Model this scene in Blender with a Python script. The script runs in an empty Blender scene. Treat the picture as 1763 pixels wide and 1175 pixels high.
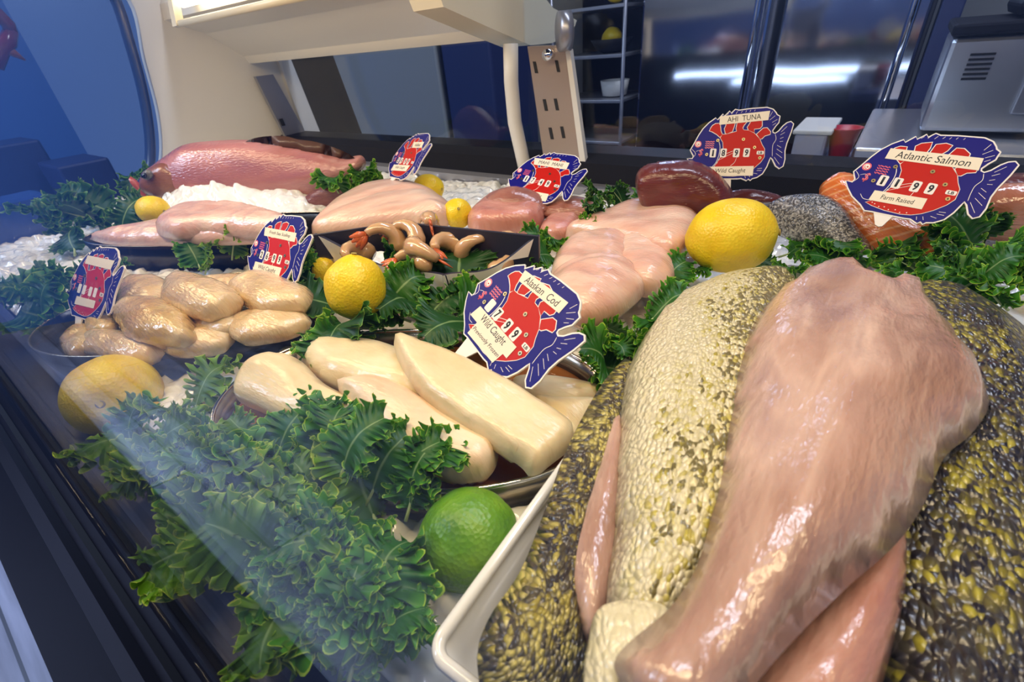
import bpy, bmesh, math, random
import numpy as np
from mathutils import Vector, Matrix, noise
from mathutils.geometry import delaunay_2d_cdt
random.seed(7); rng = np.random.default_rng(7)
SC = bpy.context.scene; COL = SC.collection
PI = math.pi
# ------------------------------------------------------------------ camera
F, W, H = 800.0, 1763, 1175
_d = np.array([124, -1212, -800.]); _d /= np.linalg.norm(_d)
_a = np.array([-1219.5, 403.5, -800.]); _a /= np.linalg.norm(_a)
_Z = -_d; _X = -_a; _Y = np.cross(_Z, _X); _Y /= np.linalg.norm(_Y); _X = np.cross(_Y, _Z)
RC = np.array([_X, _Y, _Z]); CAM = np.array([0, 0, .25])
cam = bpy.data.cameras.new('camera'); co = bpy.data.objects.new('camera', cam); COL.objects.link(co)
m = Matrix([list(RC[i]) + [CAM[i]] for i in range(3)] + [[0, 0, 0, 1]]); co.matrix_world = m
cam.lens = F / W * 36; cam.sensor_width = 36; cam.clip_start = .005; cam.clip_end = 50
cam.dof.use_dof = True; cam.dof.focus_distance = .42; cam.dof.aperture_fstop = 13
SC.camera = co
# ------------------------------------------------------------------ light and exposure
vs = SC.view_settings; vs.view_transform = 'Standard'; vs.look = 'None'; vs.exposure = 0.0; vs.gamma = 1; vs.use_curve_mapping = False
wd = bpy.data.worlds.new('world'); SC.world = wd; wd.use_nodes = True
wn = wd.node_tree.nodes; bg = wn['Background']; bg.inputs[0].default_value = (.12, .22, .55, 1); bg.inputs[1].default_value = .5
def area(name, loc, aim, sx, sy, power, col):
    l = bpy.data.lights.new(name, 'AREA'); l.shape = 'RECTANGLE'; l.size = sx; l.size_y = sy; l.energy = power; l.color = col
    o = bpy.data.objects.new(name, l); COL.objects.link(o); o.location = loc
    o.rotation_euler = (Vector(aim) - Vector(loc)).to_track_quat('-Z', 'Y').to_euler(); return o
area('case_lamp', (-.90, .13, .50), (-.90, .30, 0), 1.0, .05, 3.7, (1, .76, .44))
area('case_lamp', (-.02, .14, .58), (-.05, .30, 0), .9, .05, 3.8, (1, .78, .46))
area('kitchen_lamp', (.0, 1.2, 2.2), (.0, 2.0, 0), 1.6, .3, 45, (.75, .82, 1))
area('wall_fill', (-.5, -2.6, 2.3), (-.5, -3.6, .8), 2.5, .3, 50, (.75, .82, 1))  # added unseen fill, lights the front wall that the steel doors mirror
area('blue_fill', (-2.2, -1.0, 2.2), (-1.9, -.7, -.95), 1.2, .6, 20, (.45, .62, 1)).data.spread = 1.0  # added unseen fill, brightens the floor reflected in the front glass
area('blue_fill', (-2.2, -1.2, 1.6), (-2.9, -.2, 0), 1.2, .5, 50, (.6, .75, 1))  # added unseen fill, keeps the left wall and its reflection bright blue
# ------------------------------------------------------------------ geometry helpers
def ray(px, py): return RC @ np.array([px - W / 2, H / 2 - py, -F])
def P(px, py, z=0.0):
    r = ray(px, py); return CAM + r * (z - CAM[2]) / r[2]
def on_plane(px, py, pt, n):
    r = ray(px, py); return CAM + r * (((pt - CAM) @ n) / (r @ n))
def PX(px, py, x): return on_plane(px, py, np.array([x, 0, 0.]), np.array([1., 0, 0]))
def PY(px, py, y): return on_plane(px, py, np.array([0, y, 0.]), np.array([0, 1., 0]))
def tag(o, label=None, cat=None, group=None, kind=None):
    if label: o['label'] = label
    if cat: o['category'] = cat
    if group: o['group'] = group
    if kind: o['kind'] = kind
    return o
def link(name, me, mat=None, parent=None):
    o = bpy.data.objects.new(name, me); COL.objects.link(o)
    if mat and me is not None and not me.materials: me.materials.append(mat)
    if parent: o.parent = parent
    return o
def empty(name, loc=(0, 0, 0)):
    o = bpy.data.objects.new(name, None); COL.objects.link(o); o.location = loc; o.empty_display_size = .01; return o
def adopt(root, kids):      # world-space meshes become children of a root placed at the thing's base
    bpy.context.view_layer.update()
    for k in kids: k.parent = root; k.matrix_parent_inverse = Matrix.Translation(-root.location)
def mesh(name, v, f, smooth=True, uv=None):
    me = bpy.data.meshes.new(name); me.from_pydata([tuple(map(float, p)) for p in v], [], [tuple(int(i) for i in q) for q in f])
    if smooth: me.polygons.foreach_set('use_smooth', [True] * len(me.polygons))
    if uv is not None:
        l = me.uv_layers.new(name='UVMap'); vi = np.zeros(len(me.loops), int); me.loops.foreach_get('vertex_index', vi)
        l.data.foreach_set('uv', np.asarray(uv, float)[vi].ravel())
    me.update(); return me
def center(o):              # move a mesh's origin to the middle of its base
    v = np.array([x.co for x in o.data.vertices]); c = np.array([v[:, 0].mean(), v[:, 1].mean(), v[:, 2].min()])
    o.data.transform(Matrix.Translation(-Vector(c))); o.location = c; return o
def smooth_loop(pts, n=8, closed=True):
    p = np.asarray(pts, float); out = []; N = len(p)
    rngi = range(N) if closed else range(N - 1)
    for i in rngi:
        a, b, c, d = (p[(i - 1) % N], p[i], p[(i + 1) % N], p[(i + 2) % N]) if closed else (p[max(i - 1, 0)], p[i], p[i + 1], p[min(i + 2, N - 1)])
        for k in range(n):
            t = k / n
            out.append(.5 * (2 * b + (c - a) * t + (2 * a - 5 * b + 4 * c - d) * t * t + (3 * b - a - 3 * c + d) * t ** 3))
    if not closed: out.append(p[-1])
    return np.array(out)
def fill(loop, holes=(), grid=None):
    """triangulate a 2-D outline (ccw or cw) with optional interior grid; returns pts, tris, number of boundary points"""
    pts = [tuple(q) for q in loop]; edges = [(i, (i + 1) % len(loop)) for i in range(len(loop))]
    for h in holes:
        b = len(pts); pts += [tuple(q) for q in h]; edges += [(b + i, b + (i + 1) % len(h)) for i in range(len(h))]
    nb = len(pts)
    if grid is not None: pts += [tuple(q) for q in grid]
    r = delaunay_2d_cdt([Vector(q) for q in pts], edges, [], 0 if not holes else 0, 1e-9)
    V = np.array([tuple(q) for q in r[0]]); T = [t for t in r[2]]
    L = np.asarray(loop)
    c = np.array([V[list(t)].mean(0) for t in T]); ok = inside(c, L)
    for h in holes: ok &= ~inside(c, np.asarray(h))
    T = [t for t, k in zip(T, ok) if k]
    out = []
    for t in T:
        for k in range(1, len(t) - 1):
            a, b, d = t[0], t[k], t[k + 1]
            if (V[b][0] - V[a][0]) * (V[d][1] - V[a][1]) - (V[b][1] - V[a][1]) * (V[d][0] - V[a][0]) < 0: b, d = d, b
            out.append((a, b, d))
    return V, out
def inside(c, L):
    x, y = c[:, 0], c[:, 1]; res = np.zeros(len(c), bool); j = len(L) - 1
    for i in range(len(L)):
        a, b = L[i], L[j]
        k = ((a[1] > y) != (b[1] > y)) & (x < (b[0] - a[0]) * (y - a[1]) / (b[1] - a[1] + 1e-15) + a[0])
        res ^= k; j = i
    return res
def segdist(q, A, B):
    d = np.full(len(q), 1e9)
    for a, b in zip(A, B):
        ab = b - a; t = np.clip(((q - a) @ ab) / (ab @ ab + 1e-15), 0, 1); d = np.minimum(d, np.linalg.norm(q - (a + t[:, None] * ab), axis=1))
    return d
def pillow(name, pts, z, T, R, mat, axis=None, amp=.0015, nf=35, grooves=(), tilt=.3, res=46, p=2.0, under=.45, jag=0, ys=None, parent=None, sm=6):
    """a rounded slab grown from a traced outline lying on a real plane.  z: height, or three (px,py,z), or ys=(two px,py,z) for an upright plane"""
    if ys is not None:
        a, b = P(*ys[0]), P(*ys[1]); ex = b - a; ex[2] = 0; ex /= np.linalg.norm(ex); ey = np.array([0, 0, 1.]); n = np.cross(ex, ey); o = a
    else:
        if np.isscalar(z): n = np.array([0, 0, 1.]); o = P(*pts[0], z)
        else:
            a, b, c = [P(*q) for q in z]; n = np.cross(b - a, c - a); n /= np.linalg.norm(n); n *= np.sign(n[2]); o = a
        ex = np.array([1., 0, 0]) - n * n[0]
        if axis is not None: ex = on_plane(*axis[1], o, n) - on_plane(*axis[0], o, n)
        ex /= np.linalg.norm(ex); ey = np.cross(n, ex)
    lp = smooth_loop(pts, sm)
    w = np.array([on_plane(*q, o, n) for q in lp]) - o
    L = np.stack([w @ ex, w @ ey], 1)
    if jag:
        for i in range(len(L)): L[i] += jag * np.array([noise.noise(Vector((i * .9, 3.1, 0))), noise.noise(Vector((i * .9, 9.7, 0)))])
    lo, hi = L.min(0), L.max(0); s = max(hi - lo) / res
    gx, gy = np.meshgrid(np.arange(lo[0], hi[0], s), np.arange(lo[1], hi[1], s)); g = np.stack([gx.ravel(), gy.ravel()], 1)
    g[:, 0] += (np.round((g[:, 1] - lo[1]) / s) % 2) * s * .5
    g = g[inside(g, L)]; dd = segdist(g, L, np.roll(L, -1, 0)); g = g[dd > s * .55]
    rings = []
    nL = len(L)
    V, tri = fill(L, grid=g)
    d = segdist(V, L, np.roll(L, -1, 0)); d[:nL] = 0
    t = np.clip(d / R, 0, 1); prof = (1 - (1 - t) ** p) ** (1 / p)
    up = n.copy()
    if ys is None:
        cdir = CAM - (o + ex * V[:, 0].mean() + ey * V[:, 1].mean()); cdir /= np.linalg.norm(cdir); up = n * (1 - tilt) + cdir * tilt; up /= np.linalg.norm(up)
    base = o + V[:, :1] * ex + V[:, 1:] * ey
    hgt = T * prof
    for gl, ga, gw in grooves:
        gp = np.array([on_plane(*q, o, n) for q in gl]) - o; gp = np.stack([gp @ ex, gp @ ey], 1)
        hgt = hgt + prof * ga * np.exp(-(segdist(V, gp[:-1], gp[1:]) / gw) ** 2)
    seed = random.random() * 50
    for i in range(len(V)):
        q = Vector((V[i][0] * nf, V[i][1] * nf, seed))
        hgt[i] += prof[i] * amp * (noise.noise(q) + .5 * noise.noise(q * 2.3))
    top = base + up * hgt[:, None]; bot = base - n * (T * under * prof)[:, None]
    interior = [i for i in range(len(V)) if d[i] > 0]; remap = {i: i for i in range(len(V))}
    vv = list(top)
    for i in interior: remap[i] = len(vv); vv.append(bot[i])
    ff = list(tri) + [(remap[c], remap[b], remap[a]) for a, b, c in tri]
    uv = np.concatenate([V, V[interior]]) if interior else V
    me = mesh(name, vv, ff, True, uv); o_ = link(name, me, mat); center(o_)
    if parent is not None: return o_
    return o_
def lathe(name, prof, mat, n=28, smooth=True):
    v = []; f = []
    for r, z in prof:
        for k in range(n): a = 2 * PI * k / n; v.append((r * math.cos(a), r * math.sin(a), z))
    for i in range(len(prof) - 1):
        for k in range(n): f.append((i * n + k, i * n + (k + 1) % n, (i + 1) * n + (k + 1) % n, (i + 1) * n + k))
    f.append(tuple(range(n))[::-1]); f.append(tuple((len(prof) - 1) * n + k for k in range(n)))
    return link(name, mesh(name, v, f, smooth), mat)
def box(name, lo, hi, mat, bev=.002, parent=None):
    bm = bmesh.new(); bmesh.ops.create_cube(bm, size=1)
    for v in bm.verts: v.co = Vector([lo[i] + (hi[i] - lo[i]) * (v.co[i] + .5) for i in range(3)])
    if bev: bmesh.ops.bevel(bm, geom=bm.edges[:], offset=bev, segments=2, affect='EDGES', profile=.5)
    me = bpy.data.meshes.new(name); bm.to_mesh(me); bm.free(); o = link(name, me, mat); center(o)
    return o
def tube(name, pts, radii, mat, n=10, flat=1.0, cap=True):
    pts = [Vector(p) for p in pts]
    if not hasattr(radii, '__len__'): radii = [radii] * len(pts)
    v = []; f = []; up = Vector((0, 0, 1)); prev = None
    for i, p in enumerate(pts):
        t = (pts[min(i + 1, len(pts) - 1)] - pts[max(i - 1, 0)]).normalized()
        if prev is None: a = t.cross(up if abs(t.z) < .9 else Vector((1, 0, 0))).normalized()
        else: a = (prev - t * prev.dot(t)).normalized()
        prev = a; b = t.cross(a)
        for k in range(n): th = 2 * PI * k / n; v.append(p + (a * math.cos(th) + b * math.sin(th) * flat) * radii[i])
    for i in range(len(pts) - 1):
        for k in range(n): f.append((i * n + k, i * n + (k + 1) % n, (i + 1) * n + (k + 1) % n, (i + 1) * n + k))
    if cap: f.append(tuple(range(n))[::-1]); f.append(tuple((len(pts) - 1) * n + k for k in range(n)))
    o = link(name, mesh(name, v, f, True), mat); return o
def prism(name, poly3, vec, mat, smooth=False):   # planar polygon given in 3-D, extruded by vec
    n = len(poly3); p = [np.array(q, float) for q in poly3]; vec = np.array(vec, float)
    v = p + [q + vec for q in p]; f = [tuple(range(n))[::-1], tuple(range(n, 2 * n))] + [(i, (i + 1) % n, n + (i + 1) % n, n + i) for i in range(n)]
    me = mesh(name, v, f, smooth); bm = bmesh.new(); bm.from_mesh(me); bmesh.ops.recalc_face_normals(bm, faces=bm.faces); bm.to_mesh(me); bm.free()
    o = link(name, me, mat); center(o); return o
# ------------------------------------------------------------------ materials
def nmat(name):
    mt = bpy.data.materials.new(name); mt.use_nodes = True; nt = mt.node_tree; return mt, nt, nt.nodes['Principled BSDF']
def N(nt, t, **k):
    n = nt.nodes.new(t)
    for a, b in k.items():
        if a.startswith('i_'): n.inputs[int(a[2:]) if a[2:].isdigit() else a[2:]].default_value = b
        else: setattr(n, a, b)
    return n
def ramp(nt, src, stops, interp='LINEAR'):
    r = nt.nodes.new('ShaderNodeValToRGB'); e = r.color_ramp; e.interpolation = interp
    while len(e.elements) < len(stops): e.elements.new(.5)
    for el, (p, c) in zip(e.elements, stops): el.position = p; el.color = (*c, 1)
    nt.links.new(src, r.inputs[0]); return r
def plain(name, col, rough=.5, metal=0, coat=0, bump=0, bs=200, spec=.5, em=None, es=0, alpha=None):
    mt, nt, b = nmat(name); b.inputs['Base Color'].default_value = (*col, 1); b.inputs['Roughness'].default_value = rough
    b.inputs['Metallic'].default_value = metal; b.inputs['Coat Weight'].default_value = coat; b.inputs['Specular IOR Level'].default_value = spec
    if em: b.inputs['Emission Color'].default_value = (*em, 1); b.inputs['Emission Strength'].default_value = es
    if bump:
        tc = N(nt, 'ShaderNodeTexCoord'); n = N(nt, 'ShaderNodeTexNoise'); n.inputs['Scale'].default_value = bs; n.inputs['Detail'].default_value = 3
        nt.links.new(tc.outputs['Object'], n.inputs[0]); bp = N(nt, 'ShaderNodeBump'); bp.inputs['Strength'].default_value = bump; bp.inputs['Distance'].default_value = .002
        nt.links.new(n.outputs[0], bp.inputs['Height']); nt.links.new(bp.outputs[0], b.inputs['Normal'])
    return mt
def flesh(name, cols, scale=9, stretch=(1, 3), rough=.28, bump=.35, sss=.25, streak=0, streak_col=(1, 1, 1), coat=.5, fib=90, wave=None, bsize=420):
    mt, nt, b = nmat(name); L = nt.links
    uv = N(nt, 'ShaderNodeUVMap'); mp = N(nt, 'ShaderNodeMapping'); mp.inputs['Scale'].default_value = (stretch[0], stretch[1], 1); L.new(uv.outputs[0], mp.inputs[0])
    n = N(nt, 'ShaderNodeTexNoise'); n.inputs['Scale'].default_value = scale; n.inputs['Detail'].default_value = 4; n.inputs['Roughness'].default_value = .55; n.inputs['Distortion'].default_value = .4; L.new(mp.outputs[0], n.inputs[0])
    k = len(cols); r = ramp(nt, n.outputs[0], [(.3 + .4 * i / (k - 1), c) for i, c in enumerate(cols)]); c = r.outputs[0]
    if streak:
        m2 = N(nt, 'ShaderNodeMapping'); m2.inputs['Scale'].default_value = (.12, 1, 1); L.new(uv.outputs[0], m2.inputs[0])
        n2 = N(nt, 'ShaderNodeTexNoise'); n2.inputs['Scale'].default_value = fib; n2.inputs['Detail'].default_value = 3; n2.inputs['Distortion'].default_value = .6; L.new(m2.outputs[0], n2.inputs[0])
        rr = ramp(nt, n2.outputs[0], [(.52, (0, 0, 0)), (.72, (1, 1, 1))]); mm = N(nt, 'ShaderNodeMath', operation='MULTIPLY'); L.new(rr.outputs[0], mm.inputs[0]); mm.inputs[1].default_value = streak
        mx = N(nt, 'ShaderNodeMix', data_type='RGBA'); L.new(mm.outputs[0], mx.inputs[0]); L.new(c, mx.inputs[6]); mx.inputs[7].default_value = (*streak_col, 1); c = mx.outputs[2]
    if wave:
        wv = N(nt, 'ShaderNodeTexWave'); wv.inputs['Scale'].default_value = wave[0]; wv.inputs['Distortion'].default_value = 3.5; wv.inputs['Detail'].default_value = 1; wv.inputs['Detail Scale'].default_value = .6
        m3 = N(nt, 'ShaderNodeMapping'); m3.inputs['Rotation'].default_value = (0, 0, wave[2]); L.new(uv.outputs[0], m3.inputs[0]); L.new(m3.outputs[0], wv.inputs[0])
        rr = ramp(nt, wv.outputs[0], [(.72, (0, 0, 0)), (.98, (.75, .75, .75))]); mx = N(nt, 'ShaderNodeMix', data_type='RGBA'); L.new(rr.outputs[0], mx.inputs[0]); L.new(c, mx.inputs[6]); mx.inputs[7].default_value = (*wave[1], 1); c = mx.outputs[2]
    L.new(c, b.inputs['Base Color']); b.inputs['Roughness'].default_value = rough; b.inputs['Coat Weight'].default_value = coat; b.inputs['Coat Roughness'].default_value = .16
    if sss: b.inputs['Subsurface Weight'].default_value = sss; b.inputs['Subsurface Radius'].default_value = (1, .5, .35); b.inputs['Subsurface Scale'].default_value = .006
    n3 = N(nt, 'ShaderNodeTexNoise'); n3.inputs['Scale'].default_value = bsize; n3.inputs['Detail'].default_value = 2
    m4 = N(nt, 'ShaderNodeMapping'); m4.inputs['Scale'].default_value = (.35, 1, 1); L.new(uv.outputs[0], m4.inputs[0]); L.new(m4.outputs[0], n3.inputs[0])
    bp = N(nt, 'ShaderNodeBump'); bp.inputs['Strength'].default_value = min(1, bump * 2.2); bp.inputs['Distance'].default_value = .0016; L.new(n3.outputs[0], bp.inputs['Height']); L.new(bp.outputs[0], b.inputs['Normal']); L.new(bp.outputs[0], b.inputs['Coat Normal'])
    return mt
def scales(name, stops, cell=170, str_=(.6, 1), dark=.6, across=None, rough=.3, bump=.8, vdark=(.05, .04, .03)):
    """fish skin: voronoi scales along the body; across=(v0,v1,colour ramp) lets the skin colour run from belly to back"""
    mt, nt, b = nmat(name); L = nt.links
    uv = N(nt, 'ShaderNodeUVMap'); mp = N(nt, 'ShaderNodeMapping'); mp.inputs['Scale'].default_value = (*str_, 1); L.new(uv.outputs[0], mp.inputs[0])
    nd = N(nt, 'ShaderNodeTexNoise'); nd.inputs['Scale'].default_value = 120; L.new(mp.outputs[0], nd.inputs[0])
    ad = N(nt, 'ShaderNodeVectorMath', operation='MULTIPLY_ADD'); L.new(nd.outputs[1], ad.inputs[0]); ad.inputs[1].default_value = (.004, .004, 0); L.new(mp.outputs[0], ad.inputs[2])
    vo = N(nt, 'ShaderNodeTexVoronoi'); vo.inputs['Scale'].default_value = cell; L.new(ad.outputs[0], vo.inputs[0])
    vc = N(nt, 'ShaderNodeSeparateColor'); L.new(vo.outputs['Color'], vc.inputs[0])
    n = N(nt, 'ShaderNodeTexNoise'); n.inputs['Scale'].default_value = 28; n.inputs['Detail'].default_value = 3; L.new(mp.outputs[0], n.inputs[0])
    sm = N(nt, 'ShaderNodeMath', operation='MULTIPLY_ADD'); L.new(vc.outputs[0], sm.inputs[0]); sm.inputs[1].default_value = .55; 
    s2 = N(nt, 'ShaderNodeMath', operation='MULTIPLY'); L.new(n.outputs[0], s2.inputs[0]); s2.inputs[1].default_value = .9; L.new(s2.outputs[0], sm.inputs[2])
    val = sm.outputs[0]
    if across:
        sp = N(nt, 'ShaderNodeSeparateXYZ'); L.new(uv.outputs[0], sp.inputs[0]); mr = N(nt, 'ShaderNodeMapRange'); L.new(sp.outputs[1], mr.inputs[0])
        mr.inputs[1].default_value = across[0]; mr.inputs[2].default_value = across[1]; mr.inputs[3].default_value = across[2]; mr.inputs[4].default_value = across[3]
        a2 = N(nt, 'ShaderNodeMath', operation='ADD'); L.new(val, a2.inputs[0]); L.new(mr.outputs[0], a2.inputs[1]); val = a2.outputs[0]
    r = ramp(nt, val, stops)
    # dark pocket behind each scale
    rd = ramp(nt, vo.outputs[0], [(.35, (0, 0, 0)), (.75, (1, 1, 1))]); mu = N(nt, 'ShaderNodeMath', operation='MULTIPLY'); L.new(rd.outputs[0], mu.inputs[0]); mu.inputs[1].default_value = dark
    mx = N(nt, 'ShaderNodeMix', data_type='RGBA'); L.new(mu.outputs[0], mx.inputs[0]); L.new(r.outputs[0], mx.inputs[6]); mx.inputs[7].default_value = (*vdark, 1)
    L.new(mx.outputs[2], b.inputs['Base Color']); b.inputs['Roughness'].default_value = rough; b.inputs['Coat Weight'].default_value = .4; b.inputs['Coat Roughness'].default_value = .15
    bp = N(nt, 'ShaderNodeBump', invert=True); bp.inputs['Strength'].default_value = bump; bp.inputs['Distance'].default_value = .002; L.new(vo.outputs[0], bp.inputs['Height']); L.new(bp.outputs[0], b.inputs['Normal']); L.new(bp.outputs[0], b.inputs['Coat Normal'])
    return mt
def citrus(name, c1, c2, c3):
    mt, nt, b = nmat(name); L = nt.links; tc = N(nt, 'ShaderNodeTexCoord')
    n = N(nt, 'ShaderNodeTexNoise'); n.inputs['Scale'].default_value = 40; L.new(tc.outputs['Object'], n.inputs[0]); r = ramp(nt, n.outputs[0], [(.3, c1), (.5, c2), (.75, c3)]); L.new(r.outputs[0], b.inputs['Base Color'])
    v = N(nt, 'ShaderNodeTexVoronoi'); v.inputs['Scale'].default_value = 420; L.new(tc.outputs['Object'], v.inputs[0]); bp = N(nt, 'ShaderNodeBump'); bp.inputs['Strength'].default_value = .35; bp.inputs['Distance'].default_value = .0012
    L.new(v.outputs[0], bp.inputs['Height']); L.new(bp.outputs[0], b.inputs['Normal']); b.inputs['Roughness'].default_value = .38; b.inputs['Subsurface Weight'].default_value = .15; b.inputs['Subsurface Scale'].default_value = .005
    return mt
def kale_mat(name, deep, mid, edge, e0=.62):
    mt, nt, b = nmat(name); L = nt.links; uv = N(nt, 'ShaderNodeUVMap'); sp = N(nt, 'ShaderNodeSeparateXYZ'); L.new(uv.outputs[0], sp.inputs[0])
    tc = N(nt, 'ShaderNodeTexCoord'); n = N(nt, 'ShaderNodeTexNoise'); n.inputs['Scale'].default_value = 60; n.inputs['Detail'].default_value = 3; L.new(tc.outputs['Object'], n.inputs[0])
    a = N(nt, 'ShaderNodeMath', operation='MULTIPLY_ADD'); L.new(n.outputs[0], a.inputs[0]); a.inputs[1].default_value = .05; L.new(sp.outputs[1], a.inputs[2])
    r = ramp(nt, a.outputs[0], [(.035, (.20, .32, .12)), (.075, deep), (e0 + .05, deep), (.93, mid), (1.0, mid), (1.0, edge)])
    L.new(r.outputs[0], b.inputs['Base Color']); b.inputs['Roughness'].default_value = .42; b.inputs['Specular IOR Level'].default_value = .35
    vein = N(nt, 'ShaderNodeTexWave'); vein.inputs['Scale'].default_value = 90; vein.inputs['Distortion'].default_value = 6; L.new(tc.outputs['Object'], vein.inputs[0])
    bp = N(nt, 'ShaderNodeBump'); bp.inputs['Strength'].default_value = .3; bp.inputs['Distance'].default_value = .001; L.new(n.outputs[0], bp.inputs['Height']); L.new(bp.outputs[0], b.inputs['Normal'])
    # leaf lets some light through
    tr = N(nt, 'ShaderNodeBsdfTranslucent'); L.new(r.outputs[0], tr.inputs[0]); ms = N(nt, 'ShaderNodeMixShader'); ms.inputs[0].default_value = .22
    out = nt.nodes['Material Output']; L.new(b.outputs[0], ms.inputs[1]); L.new(tr.outputs[0], ms.inputs[2]); L.new(ms.outputs[0], out.inputs[0]); return mt
def glass_mat(name, f0=.04, tint=(1, 1, 1), k=1.0, power=5.0, rough=0.0):
    mt = bpy.data.materials.new(name); mt.use_nodes = True; nt = mt.node_tree; L = nt.links; nt.nodes.remove(nt.nodes['Principled BSDF'])
    lw = N(nt, 'ShaderNodeLayerWeight'); lw.inputs[0].default_value = .5; pw = N(nt, 'ShaderNodeMath', operation='POWER'); L.new(lw.outputs['Facing'], pw.inputs[0]); pw.inputs[1].default_value = power
    ma = N(nt, 'ShaderNodeMath', operation='MULTIPLY_ADD'); L.new(pw.outputs[0], ma.inputs[0]); ma.inputs[1].default_value = (1 - f0) * k; ma.inputs[2].default_value = f0
    t = N(nt, 'ShaderNodeBsdfTransparent'); t.inputs[0].default_value = (*tint, 1); g = N(nt, 'ShaderNodeBsdfGlossy'); g.inputs['Roughness'].default_value = rough; g.inputs[0].default_value = (.9, .95, 1, 1)
    ms = N(nt, 'ShaderNodeMixShader'); L.new(ma.outputs[0], ms.inputs[0]); L.new(t.outputs[0], ms.inputs[1]); L.new(g.outputs[0], ms.inputs[2]); L.new(ms.outputs[0], nt.nodes['Material Output'].inputs[0]); return mt
def steel(name, col=(.5, .52, .58), rough=.28, wav=.25, sc=(3, 3, .6)):
    mt, nt, b = nmat(name); L = nt.links; b.inputs['Metallic'].default_value = 1; b.inputs['Base Color'].default_value = (*col, 1); b.inputs['Roughness'].default_value = rough
    tc = N(nt, 'ShaderNodeTexCoord'); mp = N(nt, 'ShaderNodeMapping'); mp.inputs['Scale'].default_value = sc; L.new(tc.outputs['Object'], mp.inputs[0]); n = N(nt, 'ShaderNodeTexNoise'); n.inputs['Scale'].default_value = 1.6; n.inputs['Detail'].default_value = 1; L.new(mp.outputs[0], n.inputs[0])
    bp = N(nt, 'ShaderNodeBump'); bp.inputs['Strength'].default_value = wav; bp.inputs['Distance'].default_value = .05; L.new(n.outputs[0], bp.inputs['Height']); L.new(bp.outputs[0], b.inputs['Normal']); return mt

M = {}
M['black'] = plain('black_plastic', (.010, .010, .014), .55, spec=.15)
M['rail'] = plain('black_rail_metal', (.004, .004, .008), .45, metal=0, spec=.12)
M['ledge'] = plain('haze_blue_ledge', (.035, .055, .15), .45)  # blue reflection haze of the glass put into the ledge colour
M['navy'] = plain('navy_trim', (.012, .03, .10), .3)
M['white'] = plain('warm_white_enamel', (.74, .71, .64), .4)
M['cream'] = plain('cream_plastic', (.80, .72, .52), .35)
M['grey'] = plain('grey_wall', (.28, .28, .26), .6)
M['greym'] = plain('grey_steel', (.35, .35, .38), .35, metal=.7)
M['bracket'] = plain('bracket_steel', (.45, .36, .30), .35, metal=.5)
M['slot'] = plain('slot_dark', (.01, .01, .01), .7)
M['chrome'] = plain('chrome', (.8, .8, .82), .08, metal=1)
M['steel'] = steel('brushed_steel', col=(.62, .64, .72), rough=.09, wav=.10)
M['steel2'] = plain('machine_steel', (.62, .63, .66), .3, metal=.85)
M['glass'] = glass_mat('case_glass', .012, k=.62, power=6, rough=.012)
M['glass2'] = glass_mat('rear_glass', .03, k=.8, tint=(.93, .95, .98))
M['blue'] = plain('blue_wall', (.06, .15, .42), .35)
M['greym2'] = plain('ceiling_paint', (.10, .11, .15), .8); M['slate'] = plain('slate_blue_paint', (.16, .22, .40), .6)
M['darkblue'] = plain('dark_blue_panel', (.02, .03, .10), .5)
M['porc'] = plain('white_porcelain', (.80, .77, .69), .12, coat=.6)
M['trayin'] = plain('navy_melamine', (.018, .018, .035), .3)
M['trayout'] = plain('white_melamine', (.85, .80, .74), .3)
M['pan'] = plain('dark_pan', (.035, .032, .03), .22, metal=.6)
M['pans'] = plain('steel_pan', (.42, .36, .28), .22, metal=.9)
M['ink'] = plain('black_ink', (.012, .012, .014), .5)
M['tblue'] = plain('sign_blue', (.005, .004, .17), .45, spec=.2)
M['tred'] = plain('sign_red', (.50, .008, .002), .45, spec=.2)
M['twhite'] = plain('sign_white', (.86, .80, .72), .5, spec=.3)
M['tpink'] = plain('sign_pink', (.75, .12, .16), .3)
M['tstrip'] = plain('paper_strip', (.86, .76, .58), .5, spec=.3)
M['rivet'] = plain('brass_rivet', (.30, .25, .14), .35, metal=1)
M['lamp'] = plain('lamp_tube', (1, 1, 1), .5, em=(1, .84, .6), es=7)
M['streakglow'] = plain('streak_glow', (1, 1, 1), .5, em=(.6, .75, 1), es=7)  # glow of the added strips, meant only for reflections in steel
# ------------------------------------------------------------------ the setting
def struct(o): return tag(o, kind='structure')
def floor_mat():
    mt, nt, b = nmat('grey_plank_floor'); L = nt.links; tc = N(nt, 'ShaderNodeTexCoord'); mp = N(nt, 'ShaderNodeMapping'); mp.inputs['Scale'].default_value = (.6, 7, 1); L.new(tc.outputs['Object'], mp.inputs[0])
    n = N(nt, 'ShaderNodeTexNoise'); n.inputs['Scale'].default_value = 3; n.inputs['Detail'].default_value = 5; L.new(mp.outputs[0], n.inputs[0]); r = ramp(nt, n.outputs[0], [(.3, (.10, .09, .11)), (.7, (.30, .28, .33))])
    br = N(nt, 'ShaderNodeTexBrick'); br.inputs['Scale'].default_value = 1; br.inputs['Brick Width'].default_value = 1.2; br.inputs['Row Height'].default_value = .12; br.inputs['Mortar Size'].default_value = .004
    L.new(tc.outputs['Object'], br.inputs[0]); br.inputs['Color1'].default_value = (1, 1, 1, 1); br.inputs['Color2'].default_value = (.7, .7, .7, 1); br.inputs['Mortar'].default_value = (.2, .2, .2, 1)
    mx = N(nt, 'ShaderNodeMix', data_type='RGBA', blend_type='MULTIPLY'); mx.inputs[0].default_value = 1; L.new(r.outputs[0], mx.inputs[6]); L.new(br.outputs[0], mx.inputs[7]); L.new(mx.outputs[2], b.inputs['Base Color']); b.inputs['Roughness'].default_value = .45; return mt
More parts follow.
